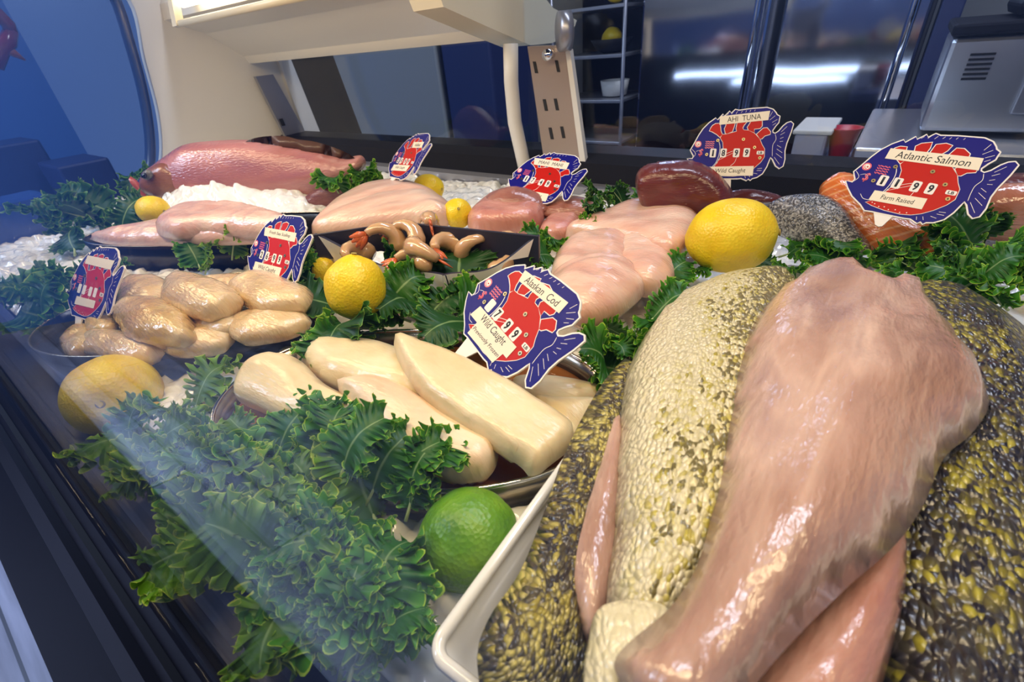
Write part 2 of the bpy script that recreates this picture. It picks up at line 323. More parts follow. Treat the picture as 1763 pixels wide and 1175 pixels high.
struct(link('floor', mesh('floor', [(-8, -4, -.95), (5, -4, -.95), (5, 4, -.95), (-8, 4, -.95)], [(0, 1, 2, 3)], False), floor_mat()))
struct(box('wall_left', (-4.1, -4, -.95), (-4.0, .9, 2.4), M['blue'], 0))
struct(box('ceiling', (-8, -4, 2.45), (3, 2.7, 2.5), M['greym2'], 0)); struct(box('wall_front', (-8, -4.1, -.95), (3, -4.0, 2.4), M['slate'], 0))
struct(box('wall_back', (-4, 2.6, -.95), (3, 2.7, 2.4), M['grey'], 0))
# ------------------------------------------------------------------ the display case
XL, XR = -1.40, .62
case = empty('display_case', (-.4, .37, -.5)); tag(case, 'long refrigerated seafood display case with black rail, white end panel and curved front glass', 'display case')
K = []
# front rail: extruded profile (y, z)
prof = [(-.012, -.012), (-.014, .004), (-.018, .006), (-.023, .000), (-.030, -.018), (-.034, -.020), (-.040, -.036), (-.046, -.040), (-.062, -.085), (-.064, -.095), (-.118, -.19), (-.121, -.20), (-.121, -.28), (-.012, -.28)]
K.append(prism('front_rail', [(XL - .5, y, z) for y, z in prof], (XR - XL + .9, 0, 0), M['rail']))
K.append(prism('front_ledge', [(XL, -.012, -.045), (XL, .030, -.045), (XL, .028, -.008), (XL, -.012, -.002)], (XR - XL, 0, 0), M['ledge']))
K.append(prism('kick_panel', [(XL - .5, -.09, -.28), (XL - .5, -.09, -.93), (XL - .5, .0, -.93), (XL - .5, .0, -.28)], (XR - XL + .9, 0, 0), M['rail']))
# glass: leans in, then curves back over the top
gl = []
for i in range(15):
    t = i / 14; gl.append((-.016 + .048 * min(t * 1.5, 1) / 1 * 1.0 + (0 if t < .66 else .45 * (t - .66) ** 1.6 * 3), .002 + .56 * t - (0 if t < .66 else .5 * (t - .66) ** 2)))
gin = [(y, z) for y, z in gl]; gout = [(y - .005, z + .001) for y, z in gl[::-1]]
g = prism('front_glass', [(XL - .45, y, z) for y, z in gin + gout], (XR - XL + .8, 0, 0), M['glass']); K.append(g)
# end panel in the plane x = XL
front = [(150, -60), (225, 0), (250, 100), (275, 200), (278, 280), (252, 335), (190, 345)]
back = [(560, 275), (470, 95), (440, -60)]
ep = smooth_loop(front, 6, closed=False).tolist() + back
K.append(prism('end_panel', [PX(x, y, XL) for x, y in ep], (-.02, 0, 0), M['white']))
cv = [PX(x - 18, y, XL + .005) for x, y in smooth_loop([(120, -90), (205, -20), (243, 80), (270, 190), (276, 280), (256, 330)], 6, closed=False)]
K.append(tube('end_panel_trim', cv, .019, M['navy'], 10, .5))
K.append(prism('end_post', [PX(x, y, XL + .012) for x, y in [(470, 80), (492, 80), (566, 262), (538, 262)]], (-.02, 0, 0), M['white']))
eb = prism('end_bracket', [PX(x, y, XL + .03) for x, y in [(440, 132), (470, 128), (545, 262), (505, 262)]], (-.012, 0, 0), M['greym']); K.append(eb)
sl = [prism('bracket_slot', [PX(a + x, b + y, XL + .032) for x, y in [(0, 0), (6, -1), (11, 11), (5, 12)]], (.002, 0, 0), M['slot']) for a, b in [(480, 205), (495, 236)]]
K.append(prism('dark_upright', [PX(x, y, XL + .012) for x, y in [(484, 60), (560, 60), (640, 275), (565, 262)]], (-.05, .02, 0), M['black']))
# back sill, bed and front wall of the well
K.append(prism('back_sill', [(XL, y, z) for y, z in [(.742, -.02), (.742, .055), (.765, .066), (.83, .066), (.83, -.1), (.742, -.1)]], (XR - XL, 0, 0), M['black']))
K.append(prism('sill_step', [(XL, y, z) for y, z in [(.728, -.02), (.728, .018), (.742, .022), (.742, -.02)]], (XR - XL, 0, 0), M['greym']))
K.append(prism('well_floor', [(XL, -.012, -.05), (XR, -.012, -.05), (XR, .74, -.05), (XL, .74, -.05)], (0, 0, .01), M['white']))
K.append(prism('rear_panel', [(XL, .80, -.1), (XR, .80, -.1), (XR, .80, -.93), (XL, .80, -.93)], (0, .03, 0), M['black']))
# canopy with lamp housing (left section) and its arm, pipe, slotted post
cz = [(.58, .345), (.585, .375), (.62, .42), (.86, .42), (.86, .30), (.80, .262), (.745, .245), (.735, .262), (.66, .315)]
K.append(prism('canopy', [(XL, y, z) for y, z in cz], (.80, 0, 0), M['white']))
K.append(prism('lamp_bracket', [PX(x, y, -1.25) for x, y in [(282, -30), (297, 46), (310, 40), (294, -30)]], (.02, 0, 0), M['cream']))
fp = PX(303, 42, -1.25); K.append(tube('lamp_frame', [(-1.25, fp[1], fp[2]), (-.70, fp[1], fp[2])], .006, M['cream'], 8))
lt = tube('lamp_tube', [(-1.22, fp[1] + .015, fp[2] + .035), (-.70, fp[1] + .015, fp[2] + .035)], .010, M['lamp'], 12); K.append(lt)
xa = -.60
arm = [PX(x, y, xa) for x, y in [(704, 0), (712, 20), (790, 52), (866, 82), (905, 78), (940, 62), (948, 40), (905, 20), (860, -30), (700, -40)]]
K.append(prism('canopy_arm', arm, (.06, 0, 0), M['cream']))
K.append(tube('drain_pipe', [PY(x, y, .735) for x, y in [(879, 75), (880, 140), (886, 210), (897, 260), (908, 310)]], .0125, M['white'], 12))
post = prism('slotted_post', [PY(x, y, .75) for x, y in [(908, 80), (975, 78), (1006, 335), (945, 335)]], (0, .012, 0), M['bracket']); K.append(post)
slots = [prism('post_slot', [PY(a + x, b + y, .749) for x, y in [(0, 0), (5, 0), (9, 20), (4, 20)]], (0, .002, 0), M['slot']) for a, b in [(934, 171), (953, 170), (944, 220), (964, 218), (917, 106), (955, 104)]]
K.append(prism('post_edge', [PY(x, y, .745) for x, y in [(973, 85), (981, 85), (1016, 338), (1006, 338)]], (0, .01, 0), M['white']))
def cyl(name, c, r, d, mat, n=24):
    c = Vector(c); d = Vector(d); return tube(name, [c, c + d], r, mat, n)
K.append(cyl('pivot_cap', PY(962, 55, .72), .026, (.012, .012, 0), M['greym']))
K.append(cyl('clamp_knob', PY(940, 95, .735), .008, (.0, .02, 0), M['chrome']))
K.append(prism('rear_glass', [(XL + .1, .765, .066), (XR, .765, .066), (XR, .80, .62), (XL + .1, .80, .62)], (0, .004, 0), M['glass2']))
for x0 in (XL + .78,): pass
adopt(case, K); 
for s in sl: s.parent = eb; s.matrix_parent_inverse = Matrix.Translation(-eb.location)
for s in slots: s.parent = post; s.matrix_parent_inverse = Matrix.Translation(-post.location)
# ------------------------------------------------------------------ behind the case
YB = 2.0
def fridge(name, label, x0, x1, z0, z1, handle, group):
    r = empty(name, ((x0 + x1) / 2, YB + .3, -.95)); tag(r, label, 'refrigerator', group)
    ks = [box('door', (x0 + .01, YB, z0), (x1 - .01, YB + .04, z1), M['steel'], .008), box('body', (x0, YB + .045, -.95), (x1, YB + .55, z1 + .05), M['greym'], .01)]
    ks.append(tube('door_handle', [(handle, YB - .01, z0 + .3), (handle, YB - .045, z0 + .33), (handle, YB - .045, z1 - .2), (handle, YB - .01, z1 - .17)], .011, M['chrome'], 8))
    adopt(r, ks); return r
fridge('steel_refrigerator', 'brushed steel refrigerator behind the counter, left of the two, beside the dark shelves', -.86, -.40, -.85, 1.1, -.44, 'steel refrigerators')
fridge('steel_refrigerator', 'brushed steel refrigerator behind the counter, right of the two, above the white tub', -.38, .02, -.85, 1.1, -.03, 'steel refrigerators')
struct(box('trim_1', (.03, YB - .04, -.95), (.08, YB + .3, 1.3), M['darkblue'], .004))
sh = empty('wire_shelf_unit', (-1.05, 2.1, -.95)); tag(sh, 'dark wire shelving unit left of the steel refrigerators', 'shelf')
ks = [box('shelf', (-1.22, 1.95, z), (-.90, 2.25, z + .012), M['greym'], .002) for z in (-.35, -.18, -.02, .14, .30)] + [tube('upright', [(x, 1.96, -.95), (x, 1.96, .8)], .008, M['greym'], 8) for x in (-1.22, -.90)] + [box('back_panel', (-1.25, 2.27, -.95), (-.88, 2.29, .8), M['black'], .002)]
adopt(sh, ks)
tag(lathe('bowl', [(.03, 0), (.06, .012), (.085, .05), (.079, .05), (.055, .016), (.02, .008)], M['black']), 'black bowl on the wire shelves holding a lemon', 'bowl').location = (-1.0, 2.06, .152)
fruit_later = [('lemon', 'lemon in the black bowl on the wire shelves', (-1.0, 2.06, .205)), ('lemon', 'yellow fruit on the top wire shelf', (-.98, 2.05, .355))]
tag(lathe('white_bowl', [(.03, 0), (.05, .004), (.06, .06), (.055, .06), (.045, .01)], M['white']), 'white tub on the wire shelf below the black bowl', 'tub').location = (-.98, 2.06, -.006)
mc = empty('steel_machine', (.33, 1.5, -.08)); tag(mc, 'stainless steel machine with vents and dark lid, behind the case at right', 'machine')
p0 = PY(1565, 205, 1.5); p1 = PY(1690, 85, 1.5)
ks = [box('machine_body', (.06, 1.5, -.02), (.62, 1.8, .165), M['steel2'], .01), box('machine_lid', (.055, 1.47, .168), (.63, 1.82, .19), M['black'], .006), box('control_panel', (.20, 1.485, .02), (.40, 1.5, .155), M['greym'], .003)]
lid = pillow('hood', [(1615, 62), (1640, 30), (1700, 18), (1763, 20), (1840, 60)], 0, .06, .05, M['black'], ys=((1615, 62, .19), (1760, 58, .19)), res=20) if False else box('hood', (.15, 1.5, .19), (.55, 1.8, .235), M['black'], .02)
ks += [lid, cyl('knob', (.17, 1.49, .225), .012, (0, -.02, 0), M['chrome'])] + [box('vent_slot', (.10, 1.494, .085 + k * .009), (.14, 1.501, .089 + k * .009), M['slot'], 0) for k in range(6)]
adopt(mc, ks)
tag(box('rear_counter', (-.05, 1.35, -.08), (.75, 1.9, -.03), M['steel2'], .006), 'steel worktop under the stainless machine at right', 'counter')
tub = empty('plastic_tub', (-.13, 1.25, -.02)); tag(tub, 'translucent white plastic tub with lid beside the red container', 'tub')
a = PY(1358, 278, 1.3); b = PY(1428, 224, 1.3)
adopt(tub, [box('tub_body', (a[0], 1.3, a[2]), (b[0], 1.45, b[2] - .01), plain('frosted_plastic', (.42, .42, .5), .4), .006), box('lid', (a[0] - .005, 1.292, b[2] - .01), (b[0] + .008, 1.46, b[2]), M['white'], .003)])
a = PY(1430, 280, 1.32); b = PY(1452, 222, 1.32)
tag(lathe('red_container', [(.018, 0), (.03, b[2] - a[2] - .004), (.034, b[2] - a[2]), (.028, b[2] - a[2]), (.016, .006)], plain('red_plastic', (.5, .02, .04), .35)), 'red plastic container beside the white tub behind the case', 'container').location = (a[0] + .01, 1.34, a[2])
tag(box('back_worktop', (-.17, 1.2, a[2] - .04), (.0, 1.5, a[2] - .004), M['darkblue'], .004), 'dark worktop behind the case carrying the white tub', 'counter')
def rim_strip(name, x0, x1, y, z, label):  # added unseen glow strip, makes the bright streaks on the refrigerator doors
    r = empty(name, ((x0 + x1) / 2, y, z)); tag(r, label, 'lamp', 'added glow strips behind the case')
    adopt(r, [tube('lamp_tube', [(x0, y, z), (x1, y, z)], .008, M['streakglow'], 8), box('streak_backing', (x0, y - .03, z - .012), (x1, y - .012, z + .012), M['white'], .002)])
rim_strip('streak_strip', -1.1, .10, .90, -.035, 'upper added glow strip, unseen behind the case, for streaks on the refrigerator doors')
rim_strip('streak_strip', -.75, -.25, .92, -.075, 'lower added glow strip, unseen behind the case, for streaks on the refrigerator doors')
tag(box('wall_cabinet', (-2.6, 1.6, -.2), (-1.55, 1.9, .75), M['grey'], .01), 'plain grey cabinet seen behind the case at its far left end', 'cabinet')
tag(box('dark_cabinet', (-1.52, 1.6, -.95), (-1.27, 1.9, .9), M['darkblue'], .01), 'dark cabinet behind the case next to the grey cabinet', 'cabinet')
# blue shop side, far left
for nm, px, pxx, t, y, lab in [('dark_crate', -60, 108, 245, 318, 'dark blue crate seen through the far glass, leftmost'), ('dark_crate', 114, 186, 270, 318, 'dark crate seen through the far glass, right of the larger one')]:
    a = PX(px, y, -2.6); b = PX(pxx, t, -2.6); xo = .35 if px < 0 else 0; tag(box(nm, (-2.9 - xo, a[1], a[2] - .2), (-2.6 - xo, b[1], b[2]), M['darkblue'], .01), lab, 'crate', 'crates beyond the far glass')
c = P(128, 400, -.01); t_ = PX(118, 325, c[0])
tag(box('blue_box', (XL + .01, .03, -.02), (c[0], c[1], t_[2]), plain('glossy_blue', (.02, .05, .22), .12, coat=.5), .012), 'glossy dark blue box at the far left end, behind the glass', 'box')
cl = empty('crab_leg', PX(0, 80, -1.9)); tag(cl, 'dark red crab leg decoration cut off by the left edge of the frame', 'decoration')
mr_ = plain('dark_red_shell', (.16, .008, .012), .25, coat=.5)
adopt(cl, [tube('leg_joint', [PX(x, y, -1.9) for x, y in [(-40, 20), (0, 28), (14, 42), (20, 56)]], [.02, .02, .016, .014], mr_, 8), tube('leg_joint', [PX(x, y, -1.9) for x, y in [(20, 52), (14, 72), (0, 84), (-4, 118)]], [.014, .018, .02, .012], mr_, 8), tube('claw_tip', [PX(x, y, -1.9) for x, y in [(2, 84), (22, 90), (44, 104)]], [.013, .011, .002], plain('shell_tip', (.30, .10, .04), .3), 8)])
# ------------------------------------------------------------------ crushed ice
_g = (P(200, 420, .04) + P(540, 400, .04)) / 2; GT = (_g[0] - .02, _g[1] + .035)
SDC = (P(540, 405, .075)[:2] + P(930, 407, .075)[:2]) / 2 + np.array([.0025, -.005])
def ice():
    s = .0033; x = np.arange(XL + .0, XR - .02, s); y = np.arange(.031, .725, s); X, Y = np.meshgrid(x, y)
    def cells(X, Y, c, seed):
        i, j = np.floor(X / c), np.floor(Y / c); best = np.full(X.shape, 9.); hid = np.zeros(X.shape)
        for di in (-1, 0, 1):
            for dj in (-1, 0, 1):
                a, b = i + di, j + dj; h1 = np.sin(a * 127.1 + b * 311.7 + seed) * 43758.5; h2 = np.sin(a * 269.5 + b * 183.3 + seed) * 43758.5
                h1 -= np.floor(h1); h2 -= np.floor(h2); d = np.hypot(X / c - a - h1, Y / c - b - h2); k = d < best; best = np.where(k, d, best); hid = np.where(k, h1, hid)
        return best, hid
    d, h = cells(X, Y, .013, 1.); d2, h2 = cells(X, Y, .0075, 5.)
    Zz = .008 * np.sqrt(np.clip(1 - d ** 2, 0, 1)) + .010 * h + .004 * np.sqrt(np.clip(1 - d2 ** 2, 0, 1)) - .012
    for px, py, z, r, a in [(340, 362, .02, .07, .026), (400, 358, .02, .07, .026), (460, 352, .02, .07, .026), (520, 350, .02, .06, .022), (400, 340, .02, .13, .03), (470, 330, .02, .10, .02), (530, 380, .02, .09, .02), (330, 350, .02, .10, .02), (840, 330, .02, .12, .012), (60, 470, 0, .08, .01), (1740, 420, .0, .1, .02), (640, 420, 0, .1, .01)]:
        c = P(px, py, z); Zz += a * np.exp(-((X - c[0]) ** 2 + (Y - c[1]) ** 2) / r ** 2)
    Zz -= .016 * np.exp(-(Y - .031) / .012)
    def dent(c, a, b, rot, e):
        cr, sr = math.cos(rot), math.sin(rot); u = ((X - c[0]) * cr + (Y - c[1]) * sr) / a; w_ = (-(X - c[0]) * sr + (Y - c[1]) * cr) / b
        return np.clip((1.03 - (abs(u) ** e + abs(w_) ** e) ** (1 / e)) / .06, 0, 1)
    for c, a, b, rot, e in [((-.250, .168), .158, .092, .43, 2.3), ((-.565, .135), .152, .088, .66, 2.2), (GT, .25, .066, .50, 2.4), ((.0755, .2165), .165, .158, .035, 8), (SDC, .12, .075, .42, 3)]:
        k = dent(c, a, b, rot, e); Zz = np.where(k > 0, np.minimum(Zz, Zz * (1 - k) - .024 * k), Zz)
    ny, nx = X.shape; v = np.stack([X.ravel(), Y.ravel(), Zz.ravel()], 1)
    idx = np.arange(nx * ny).reshape(ny, nx); f = np.stack([idx[:-1, :-1].ravel(), idx[:-1, 1:].ravel(), idx[1:, 1:].ravel(), idx[1:, :-1].ravel()], 1)
    mt, nt, b = nmat('crushed_ice'); b.inputs['Base Color'].default_value = (.86, .86, .82, 1); b.inputs['Roughness'].default_value = .16; b.inputs['Subsurface Weight'].default_value = .4; b.inputs['Subsurface Scale'].default_value = .01; b.inputs['Subsurface Radius'].default_value = (.8, .9, 1); b.inputs['Coat Weight'].default_value = .6
    tag(link('crushed_ice', mesh('crushed_ice', v, f, True), mt), 'bed of crushed ice filling the display case', 'ice', kind='stuff')
ice()
# ------------------------------------------------------------------ dishes
def dish(root, rim, zt, zb, inset, thick, mats, lip=.0, lipname='rim', n=1):
    """open dish from a closed world-space xy rim; body with real wall thickness plus a separate rim bead"""
    R_ = np.asarray(rim); c = R_.mean(0); k = len(R_)
    nrm = np.roll(R_, -1, 0) - np.roll(R_, 1, 0); nrm = np.stack([nrm[:, 1], -nrm[:, 0]], 1); nrm /= np.linalg.norm(nrm, axis=1)[:, None]
    if ((R_ - c) * nrm).sum() < 0: nrm = -nrm
    levels = [(0, zt), (-inset * .25, zt - (zt - zb) * .5), (-inset * .7, zb + (zt - zb) * .12), (-inset * 1.2, zb)]
    v = []; f = []
    mr = np.linalg.norm(R_ - c, axis=1).mean(); sc_ = lambda off: [c + (R_[i] - c) * (1 + off / mr) for i in range(k)]
    for off, z in levels: v += [(*q, z) for q in sc_(off)]
    ins = [(off - thick, z + (thick if j == 3 else 0)) for j, (off, z) in enumerate(levels)]
    for off, z in ins[::-1]: v += [(*q, z) for q in sc_(off)]
    for a in range(len(levels) * 2 - 1):
        if a == 3: continue
        for i in range(k): j = (i + 1) % k; f.append((a * k + i, a * k + j, (a + 1) * k + j, (a + 1) * k + i))
    for i in range(k): j = (i + 1) % k; f.append((7 * k + i, 7 * k + j, j, i))
    f.append(tuple(range(3 * k, 4 * k))); f.append(tuple(range(4 * k, 5 * k))[::-1])
    me = mesh('dish_body', v, f); bm = bmesh.new(); bm.from_mesh(me); bmesh.ops.recalc_face_normals(bm, faces=bm.faces); bm.to_mesh(me); bm.free()
    body = link('dish_body', me, mats[0]); ks = [body]
    if lip:
        pts = [(*(R_[i] - nrm[i] * thick * .5), zt) for i in range(k)]; pts.append(pts[0]); ks.append(tube(lipname, pts, lip, mats[1], 8, cap=False))
    adopt(root, ks); return root
def oval(c, a, b, rot, n=72, e=2.0):
    t = np.arange(n) * 2 * PI / n; x = a * np.sign(np.cos(t)) * abs(np.cos(t)) ** (2 / e); y = b * np.sign(np.sin(t)) * abs(np.sin(t)) ** (2 / e); cr, sr = math.cos(rot), math.sin(rot)
    return np.stack([c[0] + x * cr - y * sr, c[1] + x * sr + y * cr], 1)
def rrect(c, a, b, r, rot, n=8):
    o = []
    for sx, sy, a0 in [(1, 1, 0), (-1, 1, PI / 2), (-1, -1, PI), (1, -1, 1.5 * PI)]:
        for i in range(n + 1): t = a0 + PI / 2 * i / n; o.append((sx * (a - r) + r * math.cos(t), sy * (b - r) + r * math.sin(t)))
    # subdivide long sides
    o = np.array(o); cr, sr = math.cos(rot), math.sin(rot); return np.stack([c[0] + o[:, 0] * cr - o[:, 1] * sr, c[1] + o[:, 0] * sr + o[:, 1] * cr], 1)
r = empty('oval_pan', (-.255, .165, 0)); tag(r, 'oval steel pan with thin bright rim holding the cod fillets', 'pan', 'pans and trays on the ice'); dish(r, oval((-.250, .168), .158, .092, .43, e=2.3), .022, -.008, .008, .0015, (M['pans'], M['chrome']), .0016)
r = empty('oval_pan', (-.57, .13, 0)); tag(r, 'dark oval pan heaped with sea scallops', 'pan', 'pans and trays on the ice'); dish(r, oval((-.565, .135), .152, .088, .66, e=2.2), .032, -.008, .01, .002, (M['pan'], M['pans']), .0012)
r = empty('oval_pan', (-.8, .26, 0)); tag(r, 'dark oval pan under the pink skinless fillets near the snapper', 'pan', 'pans and trays on the ice')
g0 = (P(200, 420, .04) + P(540, 400, .04)) / 2; dish(r, oval((g0[0] - .02, g0[1] + .035), .25, .066, .50, e=2.4), .04, -.005, .012, .002, (M['pan'], M['chrome']), .0012)
r = empty('white_platter', (.08, .23, 0)); tag(r, 'white rectangular porcelain platter under the skin-on fish sides in front', 'platter', 'pans and trays on the ice')
dish(r, rrect((.0755, .2165), .175, .172, .010, math.radians(2)), .047, .012, .022, .004, (M['porc'], M['porc']), .003)
# shrimp dish: four tall curved walls with hand holes
def shrimp_dish():
    cor = [P(540, 405, .075)[:2], P(690, 383, .075)[:2], P(930, 407, .075)[:2]]
    c4 = cor[0] + cor[2] - cor[1] + np.array([.005, -.01]); cs = [np.array(q) for q in cor] + [c4]
    r = empty('square_dish', (*np.mean(cs, 0), .01)); tag(r, 'tall square dish, navy inside and white outside, with hand holes, holding shrimp', 'dish', 'pans and trays on the ice')
    ks = []; ctr = np.mean(cs, 0); th = .0035
    for i in range(4):
        a, b = cs[i], cs[(i + 1) % 4]; L = np.linalg.norm(b - a)
        t = (b - a) / L; nn = np.array([t[1], -t[0]]); nn *= np.sign(nn @ (ctr - a))     # inward
        dip = .0 if i in (0, 1) else .030
        hA, hB = (.072 if i != 3 else .048), (.072 if i != 2 else .048)
        top = [(s * L, hA + (hB - hA) * s - dip * .5 * (math.sin(PI * s) ** 1.6)) for s in np.linspace(0, 1, 25)][::-1]
        ol = [(0, 0), (L * .25, 0), (L * .5, 0), (L * .75, 0), (L, 0)] + top
        hc, hw, hh = (L * (.40 if i != 2 else .22), .038 if i != 2 else .020, .0085 if i != 2 else .010); hz = .034 if i in (0, 1, 3) else .040
        hole = [(hc + (hw - hh) * (1 if math.cos(q) > 0 else -1) + hh * math.cos(q), hz + hh * math.sin(q)) for q in np.linspace(0, 2 * PI, 20, endpoint=False)]
        g_ = [(x, z) for x in np.linspace(.004, L - .004, 20) for z in np.linspace(.004, .038, 8)]
        g_ = [q for q in g_ if not (abs(q[0] - hc) < hw + .004 and abs(q[1] - hz) < hh + .003) and q[1] < .068]
        holes = [hole] if i in (0, 2) else []; hole = hole if holes else []
        V, T = fill(ol, holes, g_)
        def m3(q, inn): fl = (1 - q[1] / .075) * .010; p = a + t * q[0] + nn * (fl + (th if inn else 0)); return (p[0], p[1], q[1] + .004)
        n_ = len(V); vv = [m3(q, 0) for q in V] + [m3(q, 1) for q in V]
        ff = [tuple(q) for q in T] + [(q[2] + n_, q[1] + n_, q[0] + n_) for q in T]
        nb = len(ol); loops = [list(range(nb))] + ([list(range(nb, nb + len(hole)))] if holes else [])
        for lp in loops:
            for k in range(len(lp)): p_, q_ = lp[k], lp[(k + 1) % len(lp)]; ff.append((p_, q_, q_ + n_, p_ + n_))
        me = mesh('wall', vv, ff, False); me.materials.append(M['trayout']); me.materials.append(M['trayin'])
        bm = bmesh.new(); bm.from_mesh(me); bmesh.ops.recalc_face_normals(bm, faces=bm.faces); bm.to_mesh(me); bm.free()
        for p_ in me.polygons:
            if max(p_.vertices) >= n_: p_.material_index = 1
        ks.append(link('dish_wall', me))
    ks.append(prism('dish_base', [(*(q + (ctr - q) * .08), .002) for q in cs], (0, 0, .004), M['trayin']))
    adopt(r, ks); return ctr
SD = shrimp_dish()
# ------------------------------------------------------------------ citrus
M['lemon'] = citrus('lemon_peel', (.80, .52, .005), (.86, .60, .01), (.90, .68, .03)); M['lime'] = citrus('lime_peel', (.05, .16, .004), (.11, .27, .008), (.20, .36, .015))
M['scar'] = plain('stem_scar', (.35, .26, .06), .7)
def fruit(name, label, px, py, wpx, dist_z, ax, mat, cat, group, ratio=1.25, nip=.16, scar=True):
    """centre pixel, apparent width, height of the centre above z=0; ax = direction of the long axis"""
    c = P(px, py, dist_z); dd = np.linalg.norm(c - CAM); depth = -(RC.T @ (c - CAM))[2]; R_ = wpx * depth / F / 2
    v = []; f = []; nu, nv = 40, 28; ph = random.random() * 9
    for i in range(nv + 1):
        t = PI * i / nv; zz = -math.cos(t) * R_ * ratio; rr = math.sin(t) ** .92 * R_
        for e, s in ((0, 1), (1, .8)):
            k = (t if e == 0 else PI - t)
            zz += (-1 if e == 0 else 1) * R_ * nip * s * math.exp(-(k / .22) ** 2)
        if t < .12: rr *= 1.0
        for j in range(nu):
            a = 2 * PI * j / nu; q = Vector((rr * math.cos(a), rr * math.sin(a), zz)); w = 1 + .035 * noise.noise(q / R_ * 1.7 + Vector((ph, 0, 0))) + .008 * noise.noise(q / R_ * 6); v.append(q * w)
    for i in range(nv):
        for j in range(nu): f.append((i * nu + j, i * nu + (j + 1) % nu, (i + 1) * nu + (j + 1) % nu, (i + 1) * nu + j))
    me = mesh(name, v, f); bm = bmesh.new(); bm.from_mesh(me); bmesh.ops.remove_doubles(bm, verts=bm.verts, dist=1e-6); bm.to_mesh(me); bm.free()
    o = link(name, me, mat); q = Vector(ax).normalized().to_track_quat('Z', 'Y'); me.transform(q.to_matrix().to_4x4()); o.location = c
    tag(o, label, cat, group)
    if scar:
        s = lathe('stem_scar', [(.0001, -R_ * .02), (R_ * .07, -R_ * .02), (R_ * .10, R_ * .02), (R_ * .06, R_ * .015), (R_ * .03, -R_ * .0)], M['scar'], 12)
        tip = Vector(ax).normalized() * R_ * (ratio + nip * .95); s.data.transform(q.to_matrix().to_4x4()); s.location = tip; s.parent = o; s['label'] = 'brown stem scar'
    return o
LG = 'lemons decorating the ice'
for nm_, lb_, lc_ in fruit_later:
    o = lathe(nm_, [(.001, -.05), (.012, -.046), (.03, -.03), (.038, 0), (.03, .03), (.012, .046), (.001, .05)], M['lemon'], 20); o.rotation_euler = (1.4, .4, .9); o.location = lc_; tag(o, lb_, 'lemon')
fruit('lemon', 'large bright lemon lying on kale between the pink swordfish and the salmon skin', 1258, 407, 126, .066, (1, .35, .12), M['lemon'], 'lemon', LG, 1.12, .05)
fruit('lemon', 'upright lemon standing in dark kale in front of the shrimp dish', 612, 496, 102, .062, (.05, .25, 1), M['lemon'], 'lemon', LG, 1.08, .10)
fruit('lemon', 'lemon by the front rail below the scallop pan, its stem end turned to the viewer', 197, 680, 138, .015, (.75, -.30, .32), M['lemon'], 'lemon', LG, 1.15, -.06)
fruit('lemon', 'small lemon between the halibut fillet and the mahi pieces', 788, 368, 50, .05, (.6, -.5, .5), M['lemon'], 'lemon', LG, 1.08, .08)
fruit('lemon', 'lemon beside the mouth of the whole snapper', 264, 362, 48, .05, (1, .2, 0), M['lemon'], 'lemon', LG, 1.2, .05)
fruit('lemon', 'lemon half hidden behind the big halibut fillet', 738, 324, 46, .05, (1, .1, 0), M['lemon'], 'lemon', LG, 1.2, .05)
fruit('lemon', 'lemon mostly hidden at the left corner of the shrimp dish', 558, 466, 40, .035, (.1, .2, 1), M['lemon'], 'lemon', LG, 1.1, .05)
fruit('lime', 'green lime resting against the left edge of the white platter', 806, 928, 168, .018, (.5, .75, .3), M['lime'], 'lime', None, 1.03, .05, False)
# ------------------------------------------------------------------ fish and shellfish
M['pinkfil'] = flesh('pink_fillet', [(.27, .145, .105), (.42, .245, .18), (.56, .37, .29), (.40, .25, .21)], 11, (.7, 2.6), .25, .22, .25, .5, (.70, .48, .36), .6, 110)
M['pinkfil2'] = flesh('rosy_fillet', [(.42, .17, .12), (.56, .30, .22), (.62, .38, .29)], 14, (1, 3), .26, .18, .25, .35, (.80, .5, .42), .6)
M['creamskin'] = scales('cream_scaled_skin', [(.60, (.72, .64, .42)), (.85, (.66, .58, .30)), (.97, (.46, .38, .05)), (1.0, (.16, .13, .04))], 560, (.55, 1), .30, rough=.28, bump=.8, vdark=(.24, .20, .10), across=(-.024, .020, -.32, .34))
M['creambelly'] = scales('cream_belly_skin', [(.6, (.72, .64, .42)), (.9, (.70, .62, .38))], 560, (.55, 1), .2, rough=.3, bump=.6, vdark=(.4, .34, .2))
M['olive'] = scales('olive_scaled_skin', [(.50, (.030, .026, .028)), (.68, (.085, .07, .035)), (.80, (.30, .24, .03)), (.95, (.52, .44, .12))], 680, (.55, 1), .75, rough=.3, bump=1)
M['olive2'] = scales('dark_olive_scaled_skin', [(.58, (.020, .018, .026)), (.74, (.055, .05, .035)), (.86, (.24, .20, .02)), (1.0, (.46, .40, .05))], 430, (.55, 1), .7, rough=.33, bump=1)
M['cod'] = flesh('cod_flesh', [(.64, .49, .26), (.76, .62, .37), (.82, .70, .46)], 14, (1, 2), .34, .13, .3, .12, (.88, .62, .42), .3, 50)
M['cod2'] = flesh('rosy_cod_flesh', [(.68, .44, .28), (.80, .60, .40), (.84, .70, .50)], 14, (1, 2), .34, .13, .3, .2, (.86, .78, .62), .3, 50)
M['scallop'] = flesh('scallop_flesh', [(.58, .38, .17), (.70, .50, .27), (.78, .60, .36)], 22, (1, 1), .2, .3, .35, .2, (.86, .76, .6), .9, 80)
M['scallopb'] = flesh('tan_scallop_flesh', [(.50, .28, .08), (.64, .42, .16), (.74, .56, .30)], 22, (1, 1), .2, .3, .3, 0, coat=.9)
M['sword'] = flesh('swordfish_flesh', [(.66, .34, .25), (.78, .48, .36), (.84, .60, .46)], 14, (1, 2), .26, .2, .3, .25, (.86, .68, .54), .6, 50)
